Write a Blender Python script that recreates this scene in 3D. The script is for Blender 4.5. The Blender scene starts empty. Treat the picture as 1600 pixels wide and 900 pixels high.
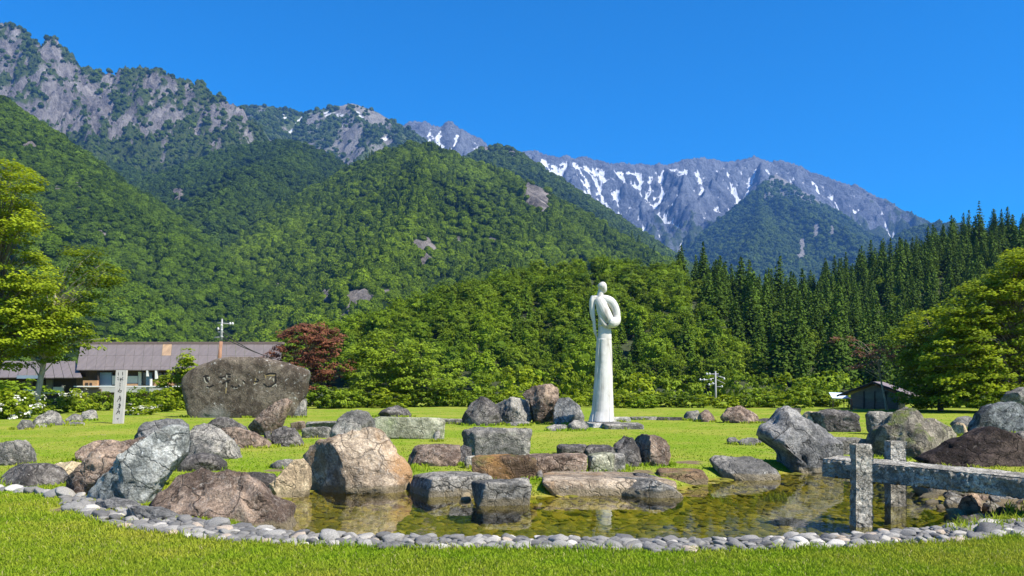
import bpy, bmesh, math, random
import numpy as np
from mathutils import Vector, Matrix

# ---------------------------------------------------------------- camera, sky, sun, exposure
sc = bpy.context.scene
COL = sc.collection
R = math.radians
F, CX, HY, H = 1250.0, 800.0, 605.0, 1.6      # focal length in photo pixels, centre column, horizon row, eye height
cam = bpy.data.cameras.new('camera')
cam.sensor_width = 36.0
cam.lens = 36.0 * F / 1600.0
cam.shift_y = (HY - 450.0) / 1600.0
cam.clip_start = 0.1
cam.clip_end = 60000.0
camo = bpy.data.objects.new('camera', cam)
camo.location = (0, 0, H)
camo.rotation_euler = (R(90), 0, 0)
COL.objects.link(camo)
sc.camera = camo

SUN_AZ, SUN_EL = R(123), R(49)                # azimuth clockwise from the view direction (+Y)
SUNV = Vector((math.sin(SUN_AZ) * math.cos(SUN_EL), math.cos(SUN_AZ) * math.cos(SUN_EL), math.sin(SUN_EL)))
world = bpy.data.worlds.new('World')
sc.world = world
world.use_nodes = True
wn = world.node_tree
bg = wn.nodes['Background']
sky = wn.nodes.new('ShaderNodeTexSky')
sky.sky_type = 'NISHITA'
sky.sun_disc = False
sky.sun_elevation = SUN_EL
sky.sun_rotation = SUN_AZ
sky.altitude = 1500
sky.air_density = 1.0
sky.dust_density = 2.0
sky.ozone_density = 4.0
hs = wn.nodes.new('ShaderNodeHueSaturation')
hs.inputs['Saturation'].default_value = 1.72
hs.inputs['Hue'].default_value = 0.502
wn.links.new(sky.outputs[0], hs.inputs['Color'])
wn.links.new(hs.outputs[0], bg.inputs['Color'])
bg.inputs['Strength'].default_value = 0.122
sl = bpy.data.lights.new('sun', 'SUN')
sl.energy = 5.0
sl.angle = R(0.53)
sl.color = (1.0, 0.94, 0.82)
slo = bpy.data.objects.new('sun', sl)
slo.rotation_euler = SUNV.to_track_quat('Z', 'Y').to_euler()
slo.location = SUNV * 200
COL.objects.link(slo)
sc.view_settings.view_transform = 'Standard'
sc.view_settings.look = 'None'
sc.view_settings.gamma = 1.0
sc.view_settings.exposure = 0.88
sc.view_settings.use_curve_mapping = False
try:
    sc.cycles.use_denoising = True
    sc.cycles.denoiser = 'OPENIMAGEDENOISE'
    sc.cycles.max_bounces = 6
    sc.cycles.diffuse_bounces = 3
    sc.cycles.transparent_max_bounces = 16
    sc.cycles.volume_bounces = 0
    sc.cycles.caustics_reflective = False
    sc.cycles.caustics_refractive = False
    sc.cycles.sample_clamp_indirect = 6
except Exception as e:
    print(e)

rng = np.random.default_rng(7)
WATER_Z = -0.15

# ---------------------------------------------------------------- helpers
def P(px, py, D):
    """photo pixel at depth D -> world point"""
    return np.array([(px - CX) / F * D, D, H + (HY - py) / F * D])

def onplane(px, py, z=0.0):
    D = (H - z) * F / (py - HY)
    return np.array([(px - CX) / F * D, D, z])

_perm = np.random.default_rng(3).permutation(256)
_perm = np.concatenate([_perm, _perm, _perm])
_g = np.random.default_rng(4).normal(size=(256, 3))
_g /= np.linalg.norm(_g, axis=1)[:, None]
def pn(p):
    p = np.asarray(p, float)
    i = np.floor(p).astype(int)
    f = p - i
    u = f * f * f * (f * (f * 6 - 15) + 10)
    i &= 255
    out = 0
    for dx in (0, 1):
        wx = u[:, 0] if dx else 1 - u[:, 0]
        for dy in (0, 1):
            wy = u[:, 1] if dy else 1 - u[:, 1]
            for dz in (0, 1):
                wz = u[:, 2] if dz else 1 - u[:, 2]
                h = _perm[_perm[_perm[(i[:, 0] + dx) & 255] + ((i[:, 1] + dy) & 255)] + ((i[:, 2] + dz) & 255)]
                g = _g[h]
                d = g[:, 0] * (f[:, 0] - dx) + g[:, 1] * (f[:, 1] - dy) + g[:, 2] * (f[:, 2] - dz)
                out = out + wx * wy * wz * d
    return out
def fbm(p, octv=4, lac=2.0, gain=0.5):
    a, s, o = 1.0, 0.0, np.asarray(p, float)
    for k in range(octv):
        s = s + a * pn(o + 17.3 * k)
        o = o * lac
        a *= gain
    return s
def ridged(p, octv=4):
    a, s, o = 1.0, 0.0, np.asarray(p, float)
    for k in range(octv):
        s = s + a * (1 - 2.2 * np.abs(pn(o + 9.1 * k)))
        o = o * 2.05
        a *= 0.5
    return s
def col3(x, y, z=0.0):
    return np.stack([x, y, np.broadcast_to(z, np.shape(x))], axis=-1).reshape(-1, 3)

def mesh_data(name, V, Fs, mats=(), smooth=True, attrs=None, mat_idx=None):
    """V (n,3), Fs = array (m,k) or list of such arrays"""
    if not isinstance(Fs, (list, tuple)):
        Fs = [Fs]
    Fs = [np.asarray(f, dtype=np.int32) for f in Fs if len(f)]
    me = bpy.data.meshes.new(name)
    V = np.asarray(V, dtype=np.float32)
    me.vertices.add(len(V))
    me.vertices.foreach_set('co', V.ravel())
    nl = sum(f.size for f in Fs)
    nf = sum(len(f) for f in Fs)
    me.loops.add(nl)
    me.polygons.add(nf)
    me.loops.foreach_set('vertex_index', np.concatenate([f.ravel() for f in Fs]))
    tot = np.concatenate([np.full(len(f), f.shape[1], np.int32) for f in Fs])
    st = np.concatenate([[0], np.cumsum(tot)[:-1]]).astype(np.int32)
    me.polygons.foreach_set('loop_start', st)
    me.polygons.foreach_set('loop_total', tot)
    if mat_idx is not None:
        me.polygons.foreach_set('material_index', np.asarray(mat_idx, np.int32))
    me.polygons.foreach_set('use_smooth', np.full(nf, smooth, bool))
    for k, v in (attrs or {}).items():
        a = me.attributes.new(k, 'FLOAT', 'POINT')
        a.data.foreach_set('value', np.asarray(v, np.float32))
    for m in (mats if isinstance(mats, (list, tuple)) else [mats]):
        me.materials.append(m)
    me.update()
    me.validate()
    return me

def link(name, data, parent=None, loc=None, label=None, cat=None, group=None, kind=None):
    o = bpy.data.objects.new(name, data)
    COL.objects.link(o)
    if parent is not None:
        o.parent = parent
    if loc is not None:
        o.location = [float(c) for c in loc]
    if label: o['label'] = label
    if cat: o['category'] = cat
    if group: o['group'] = group
    if kind: o['kind'] = kind
    return o

class MB:
    """collects simple solids into one mesh"""
    def __init__(s): s.V, s.F = [], []; s.n = 0
    def add(s, V, Fs):
        s.V += [tuple(v) for v in V]
        s.F += [tuple(i + s.n for i in f) for f in Fs]
        s.n += len(V)
    def box(s, a, b, M=None):
        x0, y0, z0 = a; x1, y1, z1 = b
        V = [Vector(v) for v in ((x0,y0,z0),(x1,y0,z0),(x1,y1,z0),(x0,y1,z0),(x0,y0,z1),(x1,y0,z1),(x1,y1,z1),(x0,y1,z1))]
        if M is not None: V = [M @ v for v in V]
        s.add(V, [(0,3,2,1),(4,5,6,7),(0,1,5,4),(1,2,6,5),(2,3,7,6),(3,0,4,7)])
        return s
    def quadprism(s, q, t):
        """quad q (4 points) thickened along t"""
        q = [Vector(v) for v in q]; t = Vector(t)
        V = q + [v + t for v in q]
        s.add(V, [(0,1,2,3),(7,6,5,4),(0,4,5,1),(1,5,6,2),(2,6,7,3),(3,7,4,0)])
        return s
    def tube(s, pts, rad, n=8, flat=1.0):
        pts = [Vector([float(c) for c in p]) for p in pts]
        rad = list(rad) if hasattr(rad, '__len__') else [rad] * len(pts)
        V, Fs = [], []
        up = Vector((0.13, 0.21, 0.97))
        px = None
        for i, p in enumerate(pts):
            d = (pts[min(i + 1, len(pts) - 1)] - pts[max(i - 1, 0)]).normalized()
            x = d.cross(Vector((0, 1, 0.05)) if px is None else Vector((0, 1, 0.05)))
            if x.length < 0.05: x = d.cross(Vector((1, 0, 0)))
            x.normalize()
            y = d.cross(x).normalized()
            for k in range(n):
                a = 2 * math.pi * k / n
                V.append(p + x * math.cos(a) * rad[i] + y * math.sin(a) * rad[i] * flat)
        for i in range(len(pts) - 1):
            for k in range(n):
                a, b = i * n + k, i * n + (k + 1) % n
                Fs.append((a, b, b + n, a + n))
        Fs.append(tuple(range(n - 1, -1, -1)))
        Fs.append(tuple((len(pts) - 1) * n + k for k in range(n)))
        s.add(V, Fs)
        return s
    def data(s, name, mat, smooth=False):
        me = bpy.data.meshes.new(name)
        me.from_pydata([tuple(v) for v in s.V], [], s.F)
        me.polygons.foreach_set('use_smooth', np.full(len(me.polygons), smooth, bool))
        me.materials.append(mat)
        me.update()
        return me
    def obj(s, name, mat, parent=None, smooth=False, origin=None, **kw):
        if origin is not None:
            o3 = Vector([float(c) for c in origin])
            s.V = [tuple(Vector(v) - o3) for v in s.V]
        return link(name, s.data(name, mat, smooth), parent, loc=origin, **kw)

_ico = {}
def ico(n):
    if n not in _ico:
        bm = bmesh.new()
        bmesh.ops.create_icosphere(bm, subdivisions=n, radius=1.0)
        V = np.array([v.co[:] for v in bm.verts])
        Fs = np.array([[v.index for v in f.verts] for f in bm.faces])
        bm.free()
        V /= np.linalg.norm(V, axis=1)[:, None]
        _ico[n] = (V, Fs)
    return _ico[n][0].copy(), _ico[n][1]
_cub = {}
def cubegrid(n):
    if n not in _cub:
        bm = bmesh.new()
        bmesh.ops.create_cube(bm, size=2.0)
        bmesh.ops.subdivide_edges(bm, edges=bm.edges[:], cuts=n, use_grid_fill=True)
        V = np.array([v.co[:] for v in bm.verts])
        Fs = np.array([[v.index for v in f.verts] for f in bm.faces])
        bm.free()
        _cub[n] = (V, Fs)
    return _cub[n][0].copy(), _cub[n][1]

# ---------------------------------------------------------------- materials
def newmat(name):
    m = bpy.data.materials.new(name)
    m.use_nodes = True
    nt = m.node_tree
    for n in list(nt.nodes): nt.nodes.remove(n)
    out = nt.nodes.new('ShaderNodeOutputMaterial')
    return m, nt, out
class NT:
    def __init__(s, nt): s.nt = nt
    def n(s, t, **kw):
        x = s.nt.nodes.new(t)
        for k, v in kw.items():
            if k in ('inp',):
                for kk, vv in v.items():
                    if hasattr(vv, 'is_linked') or isinstance(vv, bpy.types.NodeSocket): s.nt.links.new(vv, x.inputs[kk])
                    else: x.inputs[kk].default_value = vv
            else: setattr(x, k, v)
        return x
    def l(s, a, b): s.nt.links.new(a, b)
    def noise(s, vec, scale, detail=5, rough=0.55, dist=0.0):
        return s.n('ShaderNodeTexNoise', inp={'Vector': vec, 'Scale': scale, 'Detail': detail, 'Roughness': rough, 'Distortion': dist}).outputs[0]
    def ramp(s, fac, stops, interp='LINEAR'):
        x = s.n('ShaderNodeValToRGB', inp={'Fac': fac})
        x.color_ramp.interpolation = interp
        e = x.color_ramp.elements
        while len(e) < len(stops): e.new(0.5)
        for k, (p, c) in enumerate(stops):
            e[k].position = p
            e[k].color = c if len(c) == 4 else (*c, 1)
        return x.outputs[0]
    def rng(s, v, a, b, c=0.0, d=1.0):
        return s.n('ShaderNodeMapRange', inp={'Value': v, 'From Min': a, 'From Max': b, 'To Min': c, 'To Max': d}).outputs[0]
    def mix(s, fac, a, b, mode='MIX'):
        x = s.n('ShaderNodeMix', data_type='RGBA', blend_type=mode)
        for sock, v in ((x.inputs[0], fac), (x.inputs[6], a), (x.inputs[7], b)):
            if isinstance(v, bpy.types.NodeSocket): s.l(v, sock)
            else: sock.default_value = v if not isinstance(v, tuple) or len(v) == 4 else (*v, 1)
        return x.outputs[2]
    def math(s, op, a, b=0.5):
        x = s.n('ShaderNodeMath', operation=op)
        for k, v in ((0, a), (1, b)):
            if isinstance(v, bpy.types.NodeSocket): s.l(v, x.inputs[k])
            else: x.inputs[k].default_value = v
        return x.outputs[0]
    def bump(s, h, strength=0.5, dist=0.05):
        return s.n('ShaderNodeBump', inp={'Height': h, 'Strength': strength, 'Distance': dist}).outputs[0]
    def objvec(s):
        tc = s.n('ShaderNodeTexCoord').outputs['Object']
        oi = s.n('ShaderNodeObjectInfo').outputs['Random']
        mu = s.math('MULTIPLY', oi, 57.0)
        cb = s.n('ShaderNodeCombineXYZ', inp={'X': mu, 'Y': mu, 'Z': mu}).outputs[0]
        return s.n('ShaderNodeVectorMath', operation='ADD', inp={0: tc, 1: cb}).outputs[0]
    def bsdf(s, out, color, rough=0.85, normal=None, spec=0.3, **inp):
        b = s.n('ShaderNodeBsdfPrincipled')
        for k, v in {'Base Color': color, 'Roughness': rough, 'Specular IOR Level': spec, **inp}.items():
            if isinstance(v, bpy.types.NodeSocket): s.l(v, b.inputs[k])
            else: b.inputs[k].default_value = (*v, 1) if isinstance(v, tuple) and len(v) == 3 else v
        if normal is not None: s.l(normal, b.inputs['Normal'])
        s.l(b.outputs[0], out.inputs['Surface'])
        return b

def plain(name, c, rough=0.8, var=0.25, scale=6.0, bump=0.15, spec=0.3, metallic=0.0, stretch=None):
    m, nt, out = newmat(name); t = NT(nt)
    v = t.objvec()
    if stretch: v = t.n('ShaderNodeVectorMath', operation='MULTIPLY', inp={0: v, 1: stretch}).outputs[0]
    n1 = t.noise(v, scale, 6, 0.6)
    lo = tuple(x * (1 - var) for x in c); hi = tuple(min(1, x * (1 + var)) for x in c)
    t.bsdf(out, t.ramp(n1, [(0.3, lo), (0.7, hi)]), rough, t.bump(n1, bump, 0.02), spec, Metallic=metallic)
    return m

def rockmat(name, dark, light, stain=None, stain_amt=0.5, lichen=0.5, lichen_col=(0.5, 0.49, 0.45), scale=1.0, bump=0.6, moss=0.0, veins=0.0, wet=True, cracks=1.0):
    """weathered stone: mottled colour, pits, pale lichen spots, optional stain, moss, waterline band"""
    lum = 1.55
    warm = (1.05, 1.0, 0.90)
    dark = tuple(x * lum * w for x, w in zip(dark, warm)); light = tuple(min(0.75, x * lum * w) for x, w in zip(light, warm))
    if stain is not None: stain = tuple(x * 1.35 for x in stain)
    m, nt, out = newmat(name); t = NT(nt)
    v = t.objvec()
    big = t.noise(v, 1.3 * scale, 5, 0.55, 0.6)
    mid = t.noise(v, 6.0 * scale, 8, 0.68, 0.3)
    fine = t.noise(v, 34.0 * scale, 6, 0.7)
    mm = t.math('ADD', t.math('MULTIPLY', big, 0.55), t.math('MULTIPLY', mid, 0.45))
    c = t.ramp(mm, [(0.39, tuple(x * 0.75 for x in dark)), (0.47, dark), (0.54, tuple((a + b) / 2 for a, b in zip(dark, light))), (0.63, light)])
    c = t.mix(t.rng(fine, 0.3, 0.75, 0.0, 1.0), c, tuple(min(1, x * 1.5) for x in light), 'MIX') if False else c
    g = t.ramp(fine, [(0.30, (0.38, 0.38, 0.38)), (0.5, (1, 1, 1)), (0.72, (1.6, 1.6, 1.6))])
    c = t.mix(0.85, c, g, 'MULTIPLY')
    g2 = t.ramp(t.noise(v, 15.0 * scale, 7, 0.72, 0.8), [(0.34, (0.50, 0.50, 0.50)), (0.5, (1, 1, 1)), (0.66, (1.45, 1.45, 1.45))])
    c = t.mix(0.8, c, g2, 'MULTIPLY')
    wv = t.n('ShaderNodeVectorMath', operation='ADD', inp={0: v, 1: t.n('ShaderNodeTexNoise', inp={'Vector': v, 'Scale': 2.0 * scale, 'Detail': 4.0}).outputs['Color']}).outputs[0]
    vo = t.n('ShaderNodeTexVoronoi', feature='DISTANCE_TO_EDGE', inp={'Vector': wv, 'Scale': 1.9 * scale}).outputs['Distance']
    crack = t.rng(vo, 0.0, 0.045, 0.0, 1.0)
    c = t.mix(t.math('MULTIPLY', t.math('SUBTRACT', 1.0, crack), t.rng(big, 0.40, 0.54, 0, 0.85 * cracks)), c, tuple(x * 0.28 for x in dark))
    if stain is not None:
        sn = t.noise(v, 0.9 * scale, 4, 0.6, 0.8)
        c = t.mix(t.rng(sn, 0.56 - 0.14 * stain_amt, 0.70 - 0.1 * stain_amt, 0, 0.85), c, t.mix(0.6, stain, g, 'MULTIPLY'))
    if veins:
        vn = t.noise(v, 2.6 * scale, 6, 0.6, 1.6)
        line = t.math('ABSOLUTE', t.math('SUBTRACT', vn, 0.5))
        c = t.mix(t.rng(line, 0.0, 0.018, veins, 0), c, lichen_col)
    if lichen:
        ln = t.noise(v, 13 * scale, 5, 0.62, 0.5)
        area = t.noise(v, 2.1 * scale, 3, 0.5)
        f = t.math('MULTIPLY', t.rng(ln, 0.60, 0.66, 0, 1), t.rng(area, 0.42, 0.6, 0, lichen))
        c = t.mix(f, c, lichen_col)
    geo = t.n('ShaderNodeNewGeometry')
    if moss:
        nz = t.n('ShaderNodeSeparateXYZ', inp={0: geo.outputs['Normal']}).outputs[2]
        mn = t.noise(v, 3.0 * scale, 6, 0.65)
        f = t.math('MULTIPLY', t.rng(nz, 0.15, 0.8, 0, 1), t.rng(mn, 0.5, 0.6, 0, moss))
        c = t.mix(f, c, (0.10, 0.13, 0.02))
    if wet:
        pz = t.n('ShaderNodeSeparateXYZ', inp={0: geo.outputs['Position']}).outputs[2]
        py = t.n('ShaderNodeSeparateXYZ', inp={0: geo.outputs['Position']}).outputs[1]
        wz = t.math('ADD', pz, t.math('MULTIPLY', t.math('SUBTRACT', mid, 0.5), 0.12))
        c = t.mix(t.rng(wz, -0.06, -0.02, 0.75, 0.0), c, (0.22, 0.18, 0.11))
    pit = t.noise(v, 4.2 * scale, 9, 0.72, 0.4)
    h = t.math('ADD', t.math('MULTIPLY', pit, 1.0), t.math('MULTIPLY', fine, 0.34))
    h = t.math('ADD', h, t.math('MULTIPLY', crack, 0.20 * cracks))
    t.bsdf(out, c, 0.92, t.bump(h, min(1.0, bump * 1.35), 0.13 / scale), 0.10)
    return m

def leafmat(name, a, b, trans=0.35, rough=0.55, tree_var=0.38, patch=0.0):
    """leaf colours between a and b per leaf (attribute t) and per tree"""
    m, nt, out = newmat(name); t = NT(nt)
    at = t.n('ShaderNodeAttribute', attribute_name='t').outputs['Fac']
    oi = t.n('ShaderNodeObjectInfo').outputs['Random']
    f = t.math('ADD', t.math('MULTIPLY', at, 1.0 - tree_var), t.math('MULTIPLY', oi, tree_var))
    if patch:
        pp = t.n('ShaderNodeNewGeometry').outputs['Position']
        f = t.math('ADD', f, t.math('MULTIPLY', t.math('SUBTRACT', t.noise(pp, patch, 4, 0.6), 0.5), 0.9))
        f = t.n('ShaderNodeClamp', inp={0: f}).outputs[0]
    c = t.mix(f, tuple(x * 0.62 for x in a), tuple(x * 1.08 for x in b))  # dark end lowered, bright end raised: deeper shade in leaf gaps painted into the colour
    d = t.n('ShaderNodeBsdfPrincipled')
    t.l(c, d.inputs['Base Color']); d.inputs['Roughness'].default_value = rough
    d.inputs['Specular IOR Level'].default_value = 0.10
    tr = t.n('ShaderNodeBsdfTranslucent')
    t.l(t.mix(0.5, c, t.mix(1.0, c, (1.5, 1.35, 0.5), 'MULTIPLY')), tr.inputs['Color'])
    mx = t.n('ShaderNodeMixShader', inp={0: trans})
    t.l(d.outputs[0], mx.inputs[1]); t.l(tr.outputs[0], mx.inputs[2])
    t.l(mx.outputs[0], out.inputs['Surface'])
    return m

M = {}
M['bark'] = plain('bark', (0.13, 0.11, 0.085), 0.9, 0.5, 14, 0.8, stretch=(1, 1, 0.25))
M['bark_pale'] = plain('pale_bark', (0.30, 0.27, 0.22), 0.9, 0.4, 14, 0.6, stretch=(1, 1, 0.3))
# ---------------------------------------------------------------- pond outline
POND_PX = [(395, 815), (430, 836), (500, 845), (620, 849), (800, 852), (1000, 855), (1150, 853), (1300, 848), (1400, 839), (1470, 832), (1512, 815), (1500, 796),
           (1470, 782), (1445, 768), (1430, 752), (1400, 744), (1330, 738), (1270, 736), (1210, 742), (1150, 747), (1105, 752), (1080, 762), (1040, 770), (940, 771), (835, 778),
           (740, 772), (640, 764), (560, 762), (480, 765), (440, 776), (405, 795)]
POND = np.array([onplane(x, y, WATER_Z)[:2] for x, y in POND_PX])
def in_poly(x, y, poly):
    ins = np.zeros(np.shape(x), bool)
    n = len(poly)
    for i in range(n):
        x0, y0 = poly[i]; x1, y1 = poly[(i + 1) % n]
        c = ((y0 > y) != (y1 > y)) & (x < (x1 - x0) * (y - y0) / (y1 - y0 + 1e-12) + x0)
        ins ^= c
    return ins
def poly_dist(x, y, poly, closed=True):
    d = np.full(np.shape(x), 1e9)
    n = len(poly)
    for i in range(n if closed else n - 1):
        a = np.array(poly[i]); b = np.array(poly[(i + 1) % n]); ab = b - a
        t = np.clip(((x - a[0]) * ab[0] + (y - a[1]) * ab[1]) / (ab @ ab), 0, 1)
        d = np.minimum(d, np.hypot(x - a[0] - t * ab[0], y - a[1] - t * ab[1]))
    return d
def sdist(x, y):
    """positive inside the pond"""
    d = poly_dist(x, y, POND)
    return np.where(in_poly(x, y, POND), d, -d)
def sstep(a, b, v):
    t = np.clip((v - a) / (b - a), 0, 1)
    return t * t * (3 - 2 * t)
def ground_z(x, y):
    x = np.asarray(x, float); y = np.asarray(y, float)
    near = (np.abs(x) < 16) & (y < 26) & (y > 3)
    z = 0.018 * pn(col3(x * 0.35, y * 0.35, 0.3)).reshape(x.shape) * (y < 80)
    s = np.full(x.shape, -9.0)
    if near.any():
        s[near] = sdist(x[near], y[near])
    z = z - 0.15 * sstep(-0.55, 0.02, s) - 0.30 * sstep(0.0, 0.9, s)
    return z

BARE = [np.array([onplane(x, y, -0.02)[:2] for x, y in q]) for q in ([(1425, 752), (1500, 748), (1600, 752), (1680, 760), (1680, 812), (1600, 806), (1530, 812), (1500, 800), (1440, 775)],)]
BARE2 = [(1075, 722, 0.5), (700, 738, 0.4), (105, 795, 0.3), (1005, 738, 0.4), (430, 735, 0.35), (1180, 722, 0.35), (560, 690, 0.4)]
def bare_at(x, y):
    """where the turf is worn down to soil"""
    o = np.zeros(len(x)); nr = (np.abs(x) < 16) & (y < 30) & (y > 3)
    for q in BARE:
        o[nr] = np.maximum(o[nr], np.clip(0.42 + 0.9 * np.where(in_poly(x[nr], y[nr], q), 1, -1) * poly_dist(x[nr], y[nr], q), 0, 0.66))
    for px, py, rad in BARE2:
        c = onplane(px, py, 0.0); o[nr] = np.maximum(o[nr], 0.75 * np.exp(-((x[nr] - c[0]) ** 2 + ((y[nr] - c[1]) * 0.7) ** 2) / rad ** 2))
    return np.clip(o, 0, 1)

# ---------------------------------------------------------------- ground sheet
def axis(dense0, dense1, step, far0, far1, n):
    a = np.arange(dense0, dense1 + step / 2, step)
    l = dense0 - np.geomspace(step, dense0 - far0, n)[::-1] if far0 < dense0 else np.array([])
    r = dense1 + np.geomspace(step, far1 - dense1, n)
    return np.concatenate([l, a, r])
gx = axis(-14, 14, 0.12, -9000, 9000, 42)
gy = np.concatenate([[-60, -20, -5, 0], np.arange(3, 24, 0.12), np.arange(24, 62, 0.6), 62 + np.geomspace(1, 12000, 40)])
GX, GY = np.meshgrid(gx, gy)
GZ = ground_z(GX, GY)
nx, ny = len(gx), len(gy)
idx = np.arange(nx * ny).reshape(ny, nx)
GF = np.stack([idx[:-1, :-1], idx[:-1, 1:], idx[1:, 1:], idx[1:, :-1]], -1).reshape(-1, 4)
bed = np.zeros(GX.shape)
nearm = (np.abs(GX) < 16) & (GY < 26) & (GY > 3)
bed[nearm] = sstep(-0.22, -0.02, sdist(GX[nearm], GY[nearm]))
def lawn_patch(t, pos):
    """shared colour field for the lawn sheet and its blades"""
    n1 = t.noise(pos, 0.30, 4, 0.6, 0.3)
    n2 = t.noise(pos, 1.7, 4, 0.6)
    f = t.math('ADD', t.math('MULTIPLY', n1, 0.65), t.math('MULTIPLY', n2, 0.35))
    return t.rng(f, 0.42, 0.66, 0, 1)
m, nt, out = newmat('lawn_ground'); t = NT(nt)
pos = t.n('ShaderNodeNewGeometry').outputs['Position']
fine = t.noise(pos, 26, 5, 0.7)
lawn = t.mix(lawn_patch(t, pos), (0.160, 0.235, 0.022), (0.285, 0.275, 0.055))
lawn = t.mix(0.8, lawn, t.ramp(fine, [(0.3, (0.62, 0.62, 0.62)), (0.7, (1.25, 1.25, 1.25))]), 'MULTIPLY')
soil = t.rng(t.noise(pos, 0.75, 5, 0.6, 0.5), 0.62, 0.74, 0, 0.6)
lawn = t.mix(soil, lawn, (0.27, 0.20, 0.11))
bn = t.noise(pos, 5.5, 6, 0.65, 0.4)
bedc = t.ramp(bn, [(0.32, (0.055, 0.055, 0.011)), (0.46, (0.15, 0.135, 0.02)), (0.58, (0.24, 0.195, 0.032)), (0.7, (0.31, 0.25, 0.07))])
bf = t.n('ShaderNodeAttribute', attribute_name='bed').outputs['Fac']
bare = t.n('ShaderNodeAttribute', attribute_name='bare').outputs['Fac']
dirt = t.ramp(t.noise(pos, 9, 6, 0.7), [(0.3, (0.07, 0.055, 0.035)), (0.6, (0.20, 0.155, 0.095)), (0.75, (0.12, 0.13, 0.03))])
lawn = t.mix(t.rng(t.math('ADD', bare, t.math('MULTIPLY', t.math('SUBTRACT', t.noise(pos, 2.5, 5, 0.65), 0.5), 1.0)), 0.45, 0.6, 0, 1), lawn, dirt)
gc = t.mix(bf, lawn, bedc)
t.bsdf(out, gc, 0.95, t.bump(fine, 0.6, 0.03), 0.0)
M['lawn'] = m
ground = link('ground', mesh_data('ground', np.stack([GX, GY, GZ], -1).reshape(-1, 3), GF, m, True, {'bed': bed.ravel(), 'bare': bare_at(GX.ravel(), GY.ravel())}),
              label='bright green mown lawn running back to the shrubs', cat='ground', kind='structure')

# water
m, nt, out = newmat('pond_water'); t = NT(nt)
pos = t.n('ShaderNodeNewGeometry').outputs['Position']
sv = t.n('ShaderNodeVectorMath', operation='MULTIPLY', inp={0: pos, 1: (1.0, 0.55, 1.0)}).outputs[0]
wv = t.math('ADD', t.noise(sv, 3.0, 3, 0.5), t.math('MULTIPLY', t.noise(sv, 11.0, 2, 0.5), 0.25))
nrm = t.bump(wv, 0.10, 0.03)
tp = t.n('ShaderNodeBsdfTransparent'); tp.inputs[0].default_value = (0.86, 0.86, 0.52, 1)
gl = t.n('ShaderNodeBsdfGlossy'); gl.inputs['Roughness'].default_value = 0.012
gl.inputs[0].default_value = (1, 1, 1, 1)
t.l(nrm, gl.inputs['Normal'])
fr = t.n('ShaderNodeFresnel', inp={'IOR': 1.33}); t.l(nrm, fr.inputs['Normal'])
mx = t.n('ShaderNodeMixShader'); t.l(fr.outputs[0], mx.inputs[0]); t.l(tp.outputs[0], mx.inputs[1]); t.l(gl.outputs[0], mx.inputs[2])
t.l(mx.outputs[0], out.inputs['Surface'])
cen = POND.mean(0)
WP = cen + (POND - cen) * 1.02
dirs = POND - cen; dirs /= np.linalg.norm(dirs, axis=1)[:, None]
WP = POND + dirs * 0.35
wm = bpy.data.meshes.new('water')
wm.from_pydata([(float(x), float(y), WATER_Z) for x, y in WP], [], [tuple(range(len(WP)))])
wm.materials.append(m)
link('water', wm, label='shallow clear olive green pond between boulders and pebble edge', cat='water', kind='structure')

# ---------------------------------------------------------------- mountains
def seg_tent(X, Y, pts, slope):
    """max over the segments of a ridge line (x,y,z) of height minus slope times distance; also distance"""
    best = np.full(X.shape, -1e9); dm = np.full(X.shape, 1e9)
    pts = np.asarray(pts, float)
    for a, b in zip(pts[:-1], pts[1:]):
        ab = b[:2] - a[:2]
        tt = np.clip(((X - a[0]) * ab[0] + (Y - a[1]) * ab[1]) / max(ab @ ab, 1e-9), 0, 1)
        d = np.hypot(X - a[0] - tt * ab[0], Y - a[1] - tt * ab[1])
        best = np.maximum(best, a[2] + tt * (b[2] - a[2]) - slope * d)
        dm = np.minimum(dm, d)
    return best, dm
def resample(pts, step):
    pts = np.asarray(pts, float)
    seg = np.linalg.norm(np.diff(pts[:, :2], axis=0), axis=1)
    s = np.concatenate([[0], np.cumsum(seg)])
    q = np.arange(0, s[-1], step)
    return np.stack([np.interp(q, s, pts[:, k]) for k in range(3)], -1)
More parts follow.
